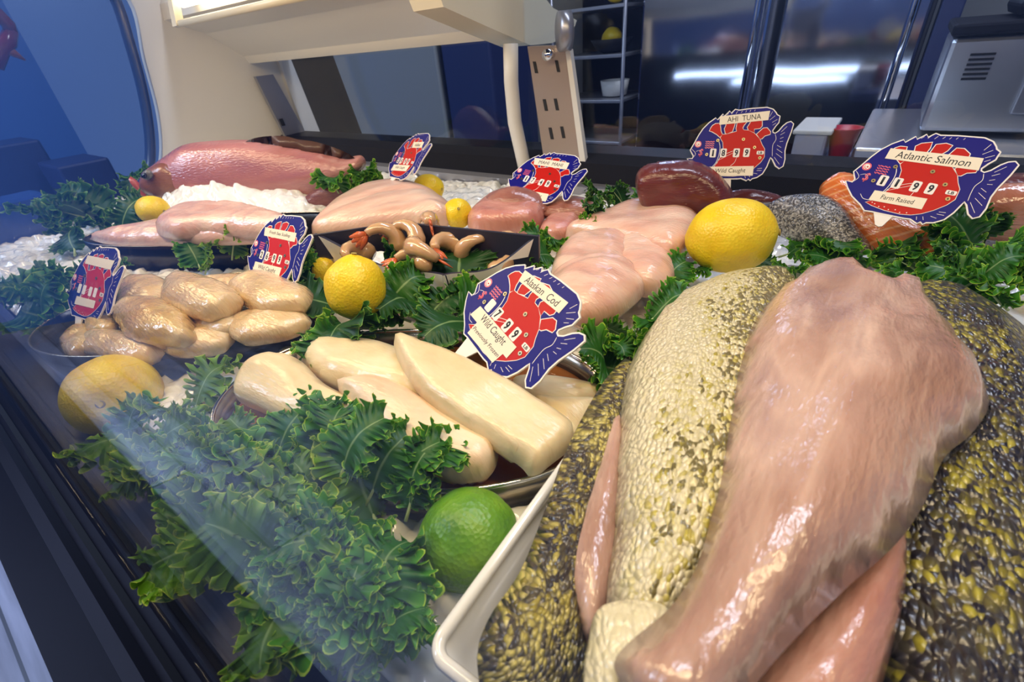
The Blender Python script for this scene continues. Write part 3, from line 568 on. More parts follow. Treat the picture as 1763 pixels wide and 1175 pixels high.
M['mahi'] = flesh('mahi_flesh', [(.50, .17, .13), (.62, .27, .20), (.70, .36, .28)], 16, (1, 2), .25, .25, .25, .2, (.74, .5, .42), .6)
M['mahid'] = flesh('dark_mahi_flesh', [(.22, .07, .05), (.36, .14, .10), (.44, .22, .17)], 16, (1, 2), .3, .25, .2, .2, (.5, .3, .24), .4)
M['tuna'] = flesh('tuna_flesh', [(.07, .010, .008), (.12, .018, .013), (.18, .036, .026)], 12, (1, 2), .3, .2, .1, .2, (.26, .08, .06), .5)
M['halibut'] = flesh('halibut_flesh', [(.62, .34, .25), (.74, .48, .36), (.82, .60, .46)], 9, (1, 4), .28, .2, .3, .3, (.86, .66, .52), .5, 60)
M['grouper'] = flesh('grouper_flesh', [(.66, .34, .28), (.76, .48, .40), (.82, .60, .50)], 14, (1, 3), .26, .25, .3, .3, (.88, .74, .64), .6, 60)
M['salmon'] = flesh('salmon_flesh', [(.60, .11, .015), (.72, .18, .025), (.76, .23, .045)], 10, (1, 2), .25, .2, .25, 0, coat=.6, wave=(34, (.86, .42, .16), .5))
M['salmon2'] = flesh('dull_salmon_flesh', [(.38, .11, .06), (.52, .20, .12), (.56, .28, .20)], 14, (1, 2), .2, .3, .2, .3, (.6, .36, .28), .9)
M['silver'] = scales('silver_salmon_skin', [(.30, (.30, .29, .27)), (.55, (.50, .48, .44)), (.80, (.22, .21, .20)), (.95, (.05, .05, .05))], 620, (1, 1), .35, rough=.22, bump=.4, across=(-.06, .05, -.18, .26))
M['snap'] = flesh('snapper_skin', [(.30, .10, .13), (.50, .20, .18), (.62, .32, .30)], 7, (.5, 2.2), .26, .3, .15, .3, (.34, .12, .20), .7, 40)
M['snaphead'] = flesh('snapper_head', [(.16, .05, .03), (.26, .10, .05), (.34, .15, .08)], 20, (1, 1), .3, .2, .1, 0)
M['fin'] = flesh('fin_membrane', [(.10, .025, .035), (.17, .05, .05), (.24, .09, .07)], 14, (.4, 6), .4, .5, .05, .4, (.3, .14, .12), .2, 120)
FG = 'raw fish sides on the white platter'
def fish(name, label, cat, group, mat, pts, z, T, R, **k):
    o = pillow(name, pts, z, T, R, M[mat] if isinstance(mat, str) else mat, **k); tag(o, label, cat, group); return o
# --- front platter
fish('fish_fillet', 'dark olive-backed fish side, skin up, filling the right edge of the platter', 'fish', FG, 'olive2',
     [(1540, 500), (1600, 500), (1660, 530), (1730, 575), (1800, 640), (1880, 760), (1930, 950), (1900, 1250), (1760, 1420), (1560, 1400), (1500, 1180), (1480, 900), (1450, 700), (1460, 560)], ((1600, 520, .05), (1900, 900, .03), (1500, 1250, .06)), .036, .10, axis=((1600, 520), (1700, 1250)), amp=.003, nf=12, tilt=.2, p=2.0)
fish('fish_fillet', 'slim olive-scaled fish side, skin up, along the left rim of the platter', 'fish', FG, 'olive',
     [(1086, 614), (1074, 680), (1068, 760), (1050, 840), (1020, 900), (1000, 960), (992, 1040), (1008, 1110), (1010, 1180), (985, 1260), (900, 1270), (838, 1220), (822, 1130), (842, 1065), (895, 985), (932, 895), (965, 800), (1002, 720), (1045, 650)], ((1080, 620, .055), (1000, 900, .05), (900, 1200, .05)), .022, .03, axis=((1080, 620), (900, 1200)), amp=.002, nf=20)
fish('fish_fillet', 'narrow rosy fillet, flesh up, tucked between the slim olive side and the cream-skinned side', 'fish', FG, 'pinkfil',
     [(1068, 715), (1080, 800), (1078, 900), (1066, 1000), (1050, 1060), (1020, 1110), (1000, 1090), (978, 1030), (974, 965), (995, 890), (1025, 800), (1045, 740)], ((1068, 720, .065), (1000, 950, .062), (1050, 1080, .06)), .016, .02, axis=((1068, 715), (1010, 1100)), amp=.0015)
fish('fish_fillet', 'pinkish fillet with flesh up under the big pink fillet, at the bottom edge', 'fish', FG, 'pinkfil2',
     [(1556, 905), (1560, 1000), (1540, 1100), (1500, 1220), (1400, 1330), (1280, 1300), (1290, 1180), (1360, 1090), (1440, 1000), (1510, 920)], ((1550, 920, .075), (1400, 1150, .075), (1550, 1150, .075)), .016, .03, axis=((1550, 920), (1380, 1300)))
fish('fish_fillet', 'cream-skinned fish side with yellow scales and dark back edge, mid platter', 'fish', FG, 'creamskin',
     [(1185, 510), (1240, 488), (1310, 482), (1362, 492), (1392, 560), (1400, 680), (1390, 820), (1330, 960), (1240, 1060), (1150, 1110), (1080, 1120), (1046, 1090), (1046, 1010), (1056, 920), (1056, 840), (1064, 740), (1078, 650), (1110, 580), (1150, 530)], ((1260, 490, .058), (1060, 900, .07), (1350, 900, .066)), .030, .05, axis=((1270, 490), (1110, 1100)), amp=.004, nf=16, p=2.2)
fish('fish_fillet', 'cream belly end of a fish side at the bottom of the platter', 'fish', FG, 'creambelly',
     [(1030, 1050), (1090, 1035), (1150, 1050), (1170, 1110), (1150, 1200), (1090, 1260), (1020, 1240), (1004, 1180), (1012, 1110)], .086, .012, .02, axis=((1080, 1040), (1080, 1250)), amp=.003, nf=30)
big = fish('fish_fillet', 'large pink fillet, flesh up, lying across the top of the platter heap', 'fish', FG, 'pinkfil',
     [(1430, 462), (1480, 470), (1505, 492), (1545, 486), (1592, 505), (1608, 545), (1650, 600), (1690, 655), (1702, 700), (1672, 748), (1625, 790), (1590, 870), (1540, 940), (1450, 1020), (1370, 1100), (1300, 1180), (1220, 1290), (1120, 1260), (1070, 1180), (1058, 1140), (1085, 1105), (1150, 1050), (1195, 985), (1222, 900), (1240, 800), (1256, 700), (1275, 610), (1300, 550), (1340, 505), (1385, 475)],
     ((1430, 470, .082), (1650, 700, .088), (1130, 1150, .098)), .024, .036, axis=((1450, 470), (1180, 1180)), amp=.004, nf=18, p=2.0,
     grooves=[([(1420, 500), (1400, 650), (1330, 850), (1230, 1010), (1120, 1130)], -.0035, .010), ([(1530, 500), (1545, 540), (1530, 580)], -.006, .006), ([(1480, 700), (1450, 850), (1330, 1020)], .003, .012)])
o = fish('skin_edge', None, None, None, 'silver', [(1700, 690), (1706, 706), (1685, 742), (1640, 785), (1620, 800), (1630, 780), (1670, 745), (1690, 715)], ((1700, 690, .086), (1650, 760, .086), (1620, 700, .088)), .003, .004, res=20, sm=3)
bpy.context.view_layer.update(); o.parent = big; o.matrix_parent_inverse = Matrix.Translation(-big.location); o['label'] = 'silvery skin edge'
# --- cod pan
CG = 'cod fillets in the steel pan'
fish('cod_fillet', 'smooth cream cod fillet at the left end of the steel pan, under kale', 'fish', CG, 'cod', [(408, 668), (425, 635), (455, 614), (490, 610), (522, 625), (560, 662), (620, 690), (680, 718), (706, 752), (700, 790), (650, 790), (590, 770), (520, 745), (460, 715), (412, 692)], ((420, 650, .028), (700, 770, .024), (560, 680, .03)), .020, .028, axis=((430, 640), (700, 770)), amp=.003, nf=22, grooves=[([(440, 650), (560, 710), (660, 760)], -.002, .008)])
fish('cod_fillet', 'cod fillet at the back of the steel pan behind the others', 'fish', CG, 'cod', [(512, 606), (550, 590), (610, 598), (680, 606), (735, 635), (775, 690), (770, 720), (700, 705), (620, 680), (565, 668), (525, 636)], ((540, 600, .020), (750, 680, .024), (600, 660, .024)), .024, .026, axis=((520, 600), (760, 690)), amp=.003, nf=22)
fish('cod_fillet', 'thick cod fillet behind the fish-shaped sign stake, right side of the pan', 'fish', CG, 'cod', [(885, 655), (950, 652), (1030, 668), (1032, 690), (985, 704), (930, 700), (890, 685)], .020, .014, .02, axis=((890, 660), (1030, 680)))
fish('cod_fillet', 'cod fillet against the platter rim at the right end of the pan', 'fish', CG, 'cod', [(915, 690), (970, 690), (1035, 694), (1010, 740), (985, 775), (950, 750)], .026, .014, .02, axis=((915, 690), (1000, 760)))
fish('cod_fillet', 'rosy cod fillet with a cut end, in the middle of the steel pan', 'fish', CG, 'cod2', [(583, 672), (612, 662), (650, 658), (705, 678), (765, 716), (825, 752), (856, 772), (853, 806), (830, 828), (775, 832), (720, 812), (668, 768), (620, 715)], ((600, 665, .034), (840, 790, .026), (700, 760, .028)), .022, .018, axis=((590, 665), (850, 800)), amp=.003, nf=25, p=2.4)
fish('cod_fillet', 'long cod fillet lying diagonally on top of the pan, wide cut end to the front', 'fish', CG, 'cod', [(678, 592), (694, 588), (725, 598), (785, 622), (850, 655), (925, 700), (984, 742), (984, 770), (950, 800), (918, 820), (890, 800), (835, 765), (768, 722), (722, 680), (690, 630)], ((690, 595, .052), (950, 790, .034), (800, 720, .042)), .018, .014, axis=((690, 595), (950, 780)), amp=.0025, nf=22, p=2.6, grooves=[([(720, 620), (830, 690), (930, 760)], -.0015, .006)])
# juice
jm, jn, jb = nmat('pan_juice'); jb.inputs['Base Color'].default_value = (.30, .09, .015, 1); jb.inputs['Roughness'].default_value = .06; jb.inputs['Coat Weight'].default_value = 1
jo = oval((-.250, .168), .151, .086, .43, e=2.3)
tag(prism('fish_juice', [(x, y, .002) for x, y in jo], (0, 0, .006), jm, False), 'shallow amber juice in the bottom of the cod pan', 'liquid')
# --- scallops
SG = 'sea scallops in the dark pan'
def scal(label, cx, cy, rx, ry, rot, z, T, mat='scallop'):
    a = math.radians(rot); k = random.random() * 6
    pts = [(cx + rx * math.cos(t) * math.cos(a) - ry * math.sin(t) * math.sin(a), cy + rx * math.cos(t) * math.sin(a) + ry * math.sin(t) * math.cos(a)) for t in np.linspace(0, 2 * PI, 14, endpoint=False)]
    pts = [(cx + (x - cx) * (1 + .08 * math.sin(3 * i + k)), cy + (y - cy) * (1 + .08 * math.sin(2 * i + k))) for i, (x, y) in enumerate(pts)]
    w = np.linalg.norm(P(cx - rx, cy, z) - P(cx + rx, cy, z)) * .5
    fish('scallop', label, 'scallop', SG, mat, pts, z, T, w * .8, amp=.002, nf=45, res=24, p=2.1, under=.8, tilt=.45)
for a in [('scallop at the back right rim of the pan under the sign tip', 418, 488, 70, 15, 3, .050, .012), ('scallop at the far right end of the heap', 492, 520, 42, 24, 5, .040, .014), ('scallop at the back left of the heap beside the dark sign', 250, 508, 52, 30, -8, .040, .020), ('scallop filling the middle of the heap', 372, 556, 50, 22, 0, .040, .014),
          ('tan scallop at the left tip of the pan', 140, 590, 38, 26, -20, .026, .016, 'scallopb'), ('small tan scallop behind the left tip of the pan', 175, 560, 30, 16, -10, .034, .012, 'scallopb'),
          ('broad scallop on the right slope of the heap', 465, 507, 72, 32, 8, .050, .020), ('scallop with a flat cut, lower right of the heap', 462, 558, 76, 28, -10, .038, .018), ('long pale scallop along the front rim, left', 212, 598, 74, 27, 4, .030, .018),
          ('pale scallop along the front rim, centre', 344, 588, 62, 22, -10, .034, .016), ('large glossy scallop at the centre front of the heap', 270, 556, 74, 38, 10, .046, .024, 'scallopb'), ('round scallop on top of the heap', 345, 512, 70, 34, 6, .056, .024)]: scal(*a)
# --- swordfish pieces
WG = 'pale pink fish steaks behind the cod sign'
fish('fish_steak', 'long pale pink fish steak at the back, next to the big lemon', 'fish', WG, 'sword', [(972, 406), (1040, 378), (1100, 360), (1165, 358), (1200, 378), (1206, 400), (1185, 430), (1150, 445), (1090, 430), (1020, 415)], ((1000, 405, .035), (1190, 380, .045), (1150, 440, .045)), .028, .035, axis=((980, 405), (1200, 400)), amp=.003, nf=18)
fish('fish_steak', 'pale pink fish steak on the right of the front group', 'fish', WG, 'sword', [(1060, 424), (1110, 420), (1150, 440), (1166, 470), (1150, 500), (1100, 505), (1060, 470)], .035, .026, .03, amp=.003)
fish('fish_steak', 'pale pink fish steak in the middle, overlapping its neighbours', 'fish', WG, 'sword', [(950, 462), (975, 428), (1030, 414), (1082, 420), (1090, 450), (1060, 490), (1000, 500), (955, 490)], .034, .028, .03, amp=.003)
fish('fish_steak', 'large rounded pale pink fish steak nearest the cod sign', 'fish', WG, 'sword', [(945, 490), (985, 465), (1040, 456), (1095, 472), (1112, 500), (1085, 530), (1050, 552), (1000, 560), (960, 540)], .036, .030, .035, amp=.003, grooves=[([(960, 490), (1040, 475), (1100, 490)], -.003, .006)])
# --- mahi, tuna, halibut
MG = 'pink fish pieces under the second sign'
fish('fish_piece', 'brown-edged fish piece behind the pink pieces, left of the sign', 'fish', MG, 'mahid', [(830, 352), (850, 330), (885, 322), (930, 335), (950, 360), (900, 372), (850, 370)], 0, .03, .03, ys=((830, 374, .035), (950, 374, .035)), under=1)
fish('fish_piece', 'dull red fish piece behind the sign, towards the back sill', 'fish', MG, 'mahid', [(930, 350), (980, 338), (1025, 350), (1035, 368), (1000, 378), (940, 375)], 0, .03, .03, ys=((930, 378, .03), (1035, 378, .03)), under=1)
fish('fish_piece', 'slim pink fish piece right of the block under the sign', 'fish', MG, 'mahi', [(930, 395), (955, 370), (990, 352), (1005, 370), (995, 400), (960, 412), (935, 408)], .032, .018, .02)
fish('fish_piece', 'pink block of fish carrying the sign stake, beside the small lemon', 'fish', MG, 'mahi', [(805, 388), (822, 368), (850, 352), (890, 350), (930, 362), (938, 380), (918, 396), (865, 402), (820, 400)], .036, .030, .025, p=2.4)
fish('tuna_loin', 'large dark red tuna loin in front of its price sign', 'fish', None, 'tuna', [(1096, 330), (1098, 296), (1128, 282), (1190, 278), (1238, 300), (1266, 340), (1258, 362), (1200, 374), (1120, 370)], 0, .030, .022, amp=.007, nf=30, p=2.6, ys=((1100, 372, .048), (1262, 372, .048)), under=1)
fish('tuna_loin', 'small dark tuna piece right of the large loin, against the back sill', 'fish', None, 'tuna', [(1250, 335), (1290, 326), (1345, 338), (1320, 350), (1265, 352)], 0, .02, .025, ys=((1250, 352, .05), (1345, 352, .05)), under=1)
fish('halibut_fillet', 'big pale fillet with long grooves, its sign stuck in the far end', 'fish', None, 'halibut', [(540, 408), (560, 378), (600, 350), (650, 332), (710, 326), (760, 345), (782, 368), (765, 385), (700, 392), (620, 402)], ((545, 405, .03), (770, 370, .045), (620, 345, .035)), .036, .05, axis=((545, 405), (770, 350)), amp=.002, nf=12, grooves=[([(570, 395), (660, 362), (760, 350)], -.005, .010), ([(590, 400), (680, 378), (775, 370)], -.003, .008)])
# --- pink skinless fillets near the snapper
GG = 'pink skinless fillets in the far left pan'
fish('fish_fillet', 'pink fillet on top of the far left pile, reaching towards the snapper', 'fish', GG, 'grouper', [(270, 398), (310, 372), (370, 364), (440, 366), (500, 384), (520, 400), (460, 408), (360, 405), (300, 410)], .062, .026, .03, axis=((280, 395), (510, 395)), amp=.003)
fish('fish_fillet', 'pink fillet with thin pointed tail, left end of the far left pile', 'fish', GG, 'grouper', [(155, 412), (175, 408), (230, 398), (290, 388), (350, 390), (370, 408), (320, 420), (250, 421), (190, 420)], .048, .020, .03, axis=((160, 412), (360, 400)), amp=.003)
fish('fish_fillet', 'pink fillet along the front rim of the far left pan', 'fish', GG, 'grouper', [(320, 406), (370, 392), (440, 386), (500, 395), (520, 408), (440, 416), (370, 419), (325, 418)], .052, .022, .028, axis=((330, 410), (515, 405)), amp=.003)
# --- salmon
fish('salmon_fillet', 'salmon side folded skin up, silver and black speckled, next to the big lemon', 'fish', None, 'silver', [(1318, 360), (1350, 338), (1410, 334), (1445, 350), (1475, 390), (1500, 430), (1455, 446), (1395, 428), (1345, 408), (1325, 390)], ((1330, 400, .038), (1480, 440, .036), (1400, 334, .080)), .022, .04, axis=((1330, 350), (1480, 430)), amp=.002, nf=14)
fish('salmon_fillet', 'orange salmon side with pale lines, its sign stuck in it', 'fish', None, 'salmon', [(1410, 332), (1425, 308), (1460, 298), (1520, 330), (1580, 365), (1625, 395), (1618, 445), (1570, 448), (1510, 438), (1470, 412), (1432, 380)], ((1430, 430, .030), (1600, 445, .034), (1460, 300, .090)), .022, .05, axis=((1440, 310), (1600, 430)), amp=.003, nf=12)
fish('salmon_piece', 'dull wet salmon piece at the right edge of the case behind the kale', 'fish', None, 'salmon2', [(1655, 375), (1690, 350), (1760, 338), (1850, 345), (1880, 390), (1800, 415), (1710, 412), (1665, 400)], ((1660, 400, .04), (1850, 410, .04), (1760, 338, .085)), .030, .04, amp=.004)
fish('salmon_piece', 'dark red fish piece behind the wet salmon at the right edge', 'fish', None, 'tuna', [(1630, 330), (1700, 305), (1800, 300), (1850, 330), (1760, 350), (1660, 352)], 0, .030, .03, ys=((1630, 352, .06), (1850, 352, .06)), under=1)
# --- whole snapper, lying upright in the ice
SA, SB = (245, 312, .075), (600, 285, .075)
sn = fish('whole_snapper', 'whole red snapper half buried in ice at the far end of the case', 'fish', None, 'snap', [(243, 300), (262, 285), (285, 268), (315, 250), (360, 243), (430, 241), (500, 250), (560, 262), (598, 270), (622, 268), (630, 282), (618, 298), (590, 318), (540, 345), (470, 365), (380, 368), (320, 355), (285, 340), (262, 330), (250, 318)], 0, .045, .09, ys=(SA, SB), amp=.002, nf=12, under=1, p=2.0, res=50)
def snpart(name, pts, T, off, mat, label=None, R=.01):
    o = pillow(name, pts, 0, T, R, mat, ys=(SA, SB), res=16, sm=4, amp=.0008); a, b = P(*SA), P(*SB); e = b - a; e[2] = 0; e /= np.linalg.norm(e); n_ = np.cross(e, np.array([0, 0, 1.]))
    o.location = o.location + Vector(n_) * off; bpy.context.view_layer.update(); o.parent = sn; o.matrix_parent_inverse = Matrix.Translation(-sn.location)
    if label: o['label'] = label
    return o
snpart('gill_cover', [(262, 322), (258, 300), (280, 280), (300, 276), (325, 295), (342, 318), (325, 332), (290, 335)], .016, .026, M['snaphead'], 'brown gill cover', .03)
snpart('jaw', [(236, 300), (246, 306), (262, 322), (276, 336), (262, 344), (246, 336), (256, 330), (240, 312)], .010, .018, plain('red_jaw', (.42, .08, .05), .3), 'red open jaw')
e_ = snpart('eye', [(274, 288), (281, 282), (289, 286), (291, 294), (284, 300), (276, 297)], .008, .043, plain('eye_ring', (.16, .15, .13), .15), None, .012)
pu = snpart('pupil', [(278, 288), (284, 286), (287, 290), (285, 295), (279, 294)], .004, .052, plain('pupil', (.005, .005, .008), .08), None, .006)
pu.parent = e_; pu.matrix_parent_inverse = Matrix.Translation(-e_.location) 
snpart('dorsal_fin', [(425, 244), (450, 235), (490, 233), (515, 239), (545, 243), (580, 254), (606, 266), (612, 276), (560, 270), (500, 258), (450, 250)], .002, .006, plain('dorsal_fin', (.10, .045, .025), .4), 'dark folded dorsal fin')
snpart('pectoral_fin', [(622, 296), (600, 300), (560, 315), (536, 335), (530, 352), (548, 372), (570, 366), (598, 345), (615, 320)], .006, .05, M['fin'], 'dark purple fin', .01)
# --- shrimp
def shrimp_mesh():
    n = 14; pts = []; rad = []
    for i in range(n):
        t = i / (n - 1); a = -.3 + 2.7 * t; pts.append((.015 * math.cos(a), .015 * math.sin(a), .003 * math.sin(t * 3))); rad.append(.0098 * (1 - .66 * t) * (1 if i % 2 else .93) * (min(1, .55 + i * .25)))
    b = tube('shell', pts, rad, M['shrimp'], 12, 1.15); e = Vector(pts[-1]); d = (e - Vector(pts[-2])).normalized(); s = Vector((-d.y, d.x, 0)); fins = []
    for k in (-1, -.35, .35, 1):
        q = e + (d + s * k * .55).normalized() * .014; fins.append([e, e.lerp(q, .5), q])
    f = [tube('tail_fan', p, [.002, .0032, .0008], M['shtail'], 6, .4) for p in fins]
    for o in f[1:]:
        pass
    bm = bmesh.new(); [bm.from_mesh(o.data) for o in f]; bm.to_mesh(f[0].data); bm.free()
    for o in f[1:]: bpy.data.objects.remove(o)
    return b.data, f[0].data, [b, f[0]]
M['shrimp'] = flesh('raw_shrimp', [(.46, .24, .10), (.62, .38, .20), (.72, .50, .30)], 40, (1, 1), .18, .2, .3, 0, coat=1)
M['shtail'] = plain('shrimp_tail', (.62, .13, .04), .25, coat=.6)
bd, fd, tmp = shrimp_mesh()
for o in tmp: bpy.data.objects.remove(o)
bd.materials.clear(); bd.materials.append(M['shrimp']); fd.materials.clear(); fd.materials.append(M['shtail'])
SHL = [('large tan shrimp curled highest at the back of the dish', 745, 415, .030, (1.5, .5, 2.6), 1.5), ('shrimp near the hand hole, lying at the left of the dish', 655, 425, .04, (1.3, .3, 1.2), 1.15), ('pale ring-shaped shrimp in the left half of the dish', 690, 415, .045, (.7, .2, .4), 1.05),
       ('shrimp with its red tail raised at the right of the dish', 855, 425, .036, (.4, 2.9, .3), 1.1), ('shrimp at the front rim, body turned to the viewer', 740, 440, .04, (.5, -.3, 3.4), 1.1), ('shrimp in the middle of the dish lying flat', 780, 432, .036, (.3, .2, 1.9), 1.15),
       ('shrimp seen at the left rim with a red tail beside the lemon', 625, 445, .034, (.4, .2, 2.2), 1.1), ('shrimp beside the right hand hole', 860, 445, .022, (.2, .5, 5.0), 1.1), ('shrimp in front of the raised red tail', 820, 428, .034, (.8, .4, 4.0), .95), ('small shrimp at the near corner behind the kale', 700, 460, .036, (.3, .1, .6), 1.0), ('pale shrimp pressed to the right corner of the dish', 890, 418, .034, (.7, .2, 3.1), .8)]
for lab, x, y, z, rot, s in SHL:
    r = empty('shrimp', P(x, y, z + .02)); r.rotation_euler = rot; r.scale = (s * 1.2,) * 3; tag(r, lab, 'shrimp', 'shrimp in the square dish')
    for nme, dm in (('shell', bd), ('tail_fan', fd)):
        c = bpy.data.objects.new(nme, dm); COL.objects.link(c); c.parent = r
# ------------------------------------------------------------------ curly kale
def kale_mesh(seed, L=.085, wid=.034, curl=1.0, nt=300, ns=12):
    r = random.Random(seed); ph = [r.uniform(0, 6.3) for _ in range(13)]; v = []; uv = []; f = []
    bend = r.uniform(.5, 1.1)
    def rib(t): a = bend * t; return Vector((math.sin(a) / bend * L, .006 * math.sin(t * 4 + ph[0]) * t, L * .30 * math.sin(t * PI * .75) - (1 - math.cos(a)) * L * .25))
    for side in (-1, 1):
        base = len(v)
        for i in range(nt + 1):
            t = i / nt; w = wid * (.25 + math.sin(PI * min(1, t * .93 + .07)) ** .6) * (1 + .22 * math.sin(9 * t + ph[1] + side) + .12 * math.sin(23 * t + ph[2] + side))
            if t < .12: w *= .25 + .75 * t / .12
            c = rib(t * .98); tang = (rib(min(1, t + .01)) - rib(max(0, t - .01))).normalized(); fan = (t - .35) * 1.1
            out = (Vector((0, side, 0)) * math.cos(fan) + tang * math.sin(fan)).normalized(); nrm = out.cross(tang).normalized() * (-side)
            along = tang * math.cos(fan) - Vector((0, side, 0)) * math.sin(fan)
            for j in range(ns + 1):
                s = j / ns; A = curl * .0068 * s ** 2.5; B = curl * .0026 * s ** 4; k1 = 60 + 6 * side; k2 = 170
                p1 = k1 * t + ph[3] + side * 2 + 2.6 * math.sin(5 * t + ph[4]) + 1.3 * math.sin(14 * t + ph[11]); p2 = k2 * t + ph[5] + 1.5 * math.sin(7 * t + ph[6] + side)
                q = c + out * (w * s * (1 - .12 * s)) + nrm * (A * math.sin(p1) + B * math.sin(p2) + .010 * s * s * math.sin(9 * t + ph[7] + side)) + along * (A * .55 * math.sin(2 * p1 + ph[8]) + B * .9 * math.cos(p2)) + out * (B * .8 * math.sin(p2 * 1.5 + ph[9]) + .0011 * s ** 8 * math.sin(300 * t + ph[10]))
                v.append(q); uv.append((t, s))
        for i in range(nt):
            for j in range(ns):
                a = base + i * (ns + 1) + j; q = (a, a + 1, a + ns + 2, a + ns + 1); f.append(q if side > 0 else q[::-1])
    return mesh('kale_blade', v, f, True, uv)
def stem_mesh(L=.085):
    o = tube('stem', [(-.015, 0, -.004), (0, 0, 0), (L * .3, 0, .009), (L * .6, 0, .012)], [.0022, .002, .0014, .0006], M['stem'], 8); d = o.data; bpy.data.objects.remove(o); return d
M['stem'] = plain('kale_stem', (.36, .46, .20), .45)
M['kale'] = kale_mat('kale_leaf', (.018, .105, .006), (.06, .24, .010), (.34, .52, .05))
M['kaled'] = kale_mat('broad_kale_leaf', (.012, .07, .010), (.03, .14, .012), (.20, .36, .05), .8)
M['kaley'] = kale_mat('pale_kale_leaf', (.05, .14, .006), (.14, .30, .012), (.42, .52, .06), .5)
KM = [kale_mesh(s, curl=1.0 + .15 * (s % 3), wid=.030 + .004 * (s % 2)) for s in range(5)]; KF = [kale_mesh(20 + s, L=.09, wid=.040, curl=.75) for s in range(3)]
ST = stem_mesh()
def kale(px, py, z, yaw, pitch, roll, s, mat, label, group, flat=False, k=None):
    w0 = P(px, py, z)
    if w0[1] < .038: yaw = 90 + (yaw % 140) - 70; w0[1] = max(w0[1], .02)
    r = empty('kale_leaf', w0); r.rotation_euler = (math.radians(roll), math.radians(-pitch), math.radians(yaw)); r.scale = (s,) * 3
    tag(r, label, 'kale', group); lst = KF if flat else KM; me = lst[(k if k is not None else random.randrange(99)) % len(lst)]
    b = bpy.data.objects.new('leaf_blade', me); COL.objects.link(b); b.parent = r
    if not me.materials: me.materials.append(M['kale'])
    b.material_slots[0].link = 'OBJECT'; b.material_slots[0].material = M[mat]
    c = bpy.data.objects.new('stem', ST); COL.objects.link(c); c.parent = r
def inpoly(p, L): return bool(inside(np.array([p], float), np.array(L, float))[0])
def kale_bed(poly, step, z, s, mats, label, group, yaw=None, flat=0, pitch=(5, 35), dz=.012):
    xs = [p[0] for p in poly]; ys = [p[1] for p in poly]; y = min(ys); row = 0
    while y <= max(ys):
        x = min(xs) + (step * .5 if row % 2 else 0)
        while x <= max(xs):
            jx, jy = x + random.uniform(-.3, .3) * step, y + random.uniform(-.3, .3) * step
            if inpoly((jx, jy), poly):
                kale(jx, jy, z + random.uniform(0, dz), random.uniform(0, 360) if yaw is None else random.gauss(yaw, 45), random.uniform(*pitch), random.uniform(-50, 50), s * random.uniform(.75, 1.2), random.choice(mats), label, group, random.random() < flat)
            x += step
        y += step * .8; row += 1
KL = 'kale leaves laid on the ice'
for x_, y_, w_ in [(540, 782, 110), (560, 830, 70), (640, 850, 95), (660, 815, 60), (705, 875, 100), (725, 850, 80)]: kale(x_, y_, .024, w_, 24, random.uniform(-30, 30), .5, 'kale', 'kale leaf leaning over the front rim of the cod pan', 'kale over the cod pan rim')
kale_bed([(270, 745), (320, 725), (390, 745), (470, 780), (560, 815), (630, 850), (665, 890), (650, 960), (645, 1090), (640, 1210), (560, 1210), (480, 1120), (410, 1010), (330, 920), (240, 830)], 44, .006, .60, ['kale', 'kale', 'kaley'], 'curly green kale leaf in the big bed between front rail, cod pan and lime', 'kale in the front bed', yaw=215, pitch=(0, 40), dz=.014)
for a in [(590, 812, .04, 75, 28, 10, .5, 'kale', 'kale leaf standing over the front rim of the cod pan, left of two'), (690, 850, .022, 70, 30, 0, .50, 'kale', 'kale leaf between the cod pan rim and the lime'), (335, 705, .010, 100, 12, 0, .6, 'kaley', 'yellowish kale leaf between the near lemon and the cod pan'), (480, 775, .018, 90, 15, 10, .5, 'kale', 'kale leaf draped at the left front rim of the cod pan')]: kale(*a[:8], a[8], KL)
kale_bed([(535, 500), (560, 540), (590, 570), (660, 575), (730, 560), (780, 590), (850, 560), (840, 500), (790, 470), (740, 465), (690, 450), (670, 480), (650, 540), (560, 510)], 44, .018, .72, ['kaled', 'kaled', 'kale'], 'dark broad kale leaf around the upright lemon and in front of the shrimp dish', 'kale around the upright lemon', flat=.8, pitch=(-5, 18), dz=.012)
kale_bed([(1020, 600), (1100, 545), (1125, 500), (1165, 500), (1130, 570), (1060, 645), (1010, 655), (970, 655)], 32, .012, .54, ['kale'], 'curly kale leaf between the cod sign and the white platter', 'kale beside the cod sign', pitch=(10, 50), dz=.02)
kale_bed([(1195, 462), (1210, 475), (1300, 470), (1340, 430), (1470, 450), (1560, 455), (1620, 470), (1700, 520), (1640, 530), (1500, 480), (1380, 475), (1200, 485)], 40, .022, .5, ['kale'], 'curly kale leaf along the back rim of the white platter', 'kale behind the platter', pitch=(0, 30), dz=.010)
kale_bed([(1630, 450), (1655, 410), (1705, 405), (1735, 450), (1763, 490), (1740, 540), (1690, 530), (1640, 490)], 34, .035, .55, ['kale', 'kaled'], 'curly kale leaf at the right edge below the wet salmon', 'kale at the right edge', pitch=(5, 50), dz=.02)
kale_bed([(985, 390), (1040, 350), (1090, 345), (1130, 350), (1060, 372), (1010, 395)], 26, .035, .5, ['kale', 'kaled'], 'curly kale leaf between the dark tuna and the pink steaks', 'kale by the tuna', pitch=(5, 50), dz=.016)
kale_bed([(925, 420), (960, 405), (975, 430), (950, 470), (935, 450)], 24, .025, .45, ['kale'], 'curly kale leaf at the right corner of the shrimp dish', 'kale at the dish corner', pitch=(10, 50))
kale_bed([(40, 530), (90, 500), (150, 490), (190, 520), (150, 560), (90, 590), (40, 580)], 40, .01, .75, ['kaled', 'kale'], 'dark kale leaf left of the scallop pan near the glass', 'kale left of the scallops', pitch=(5, 40))
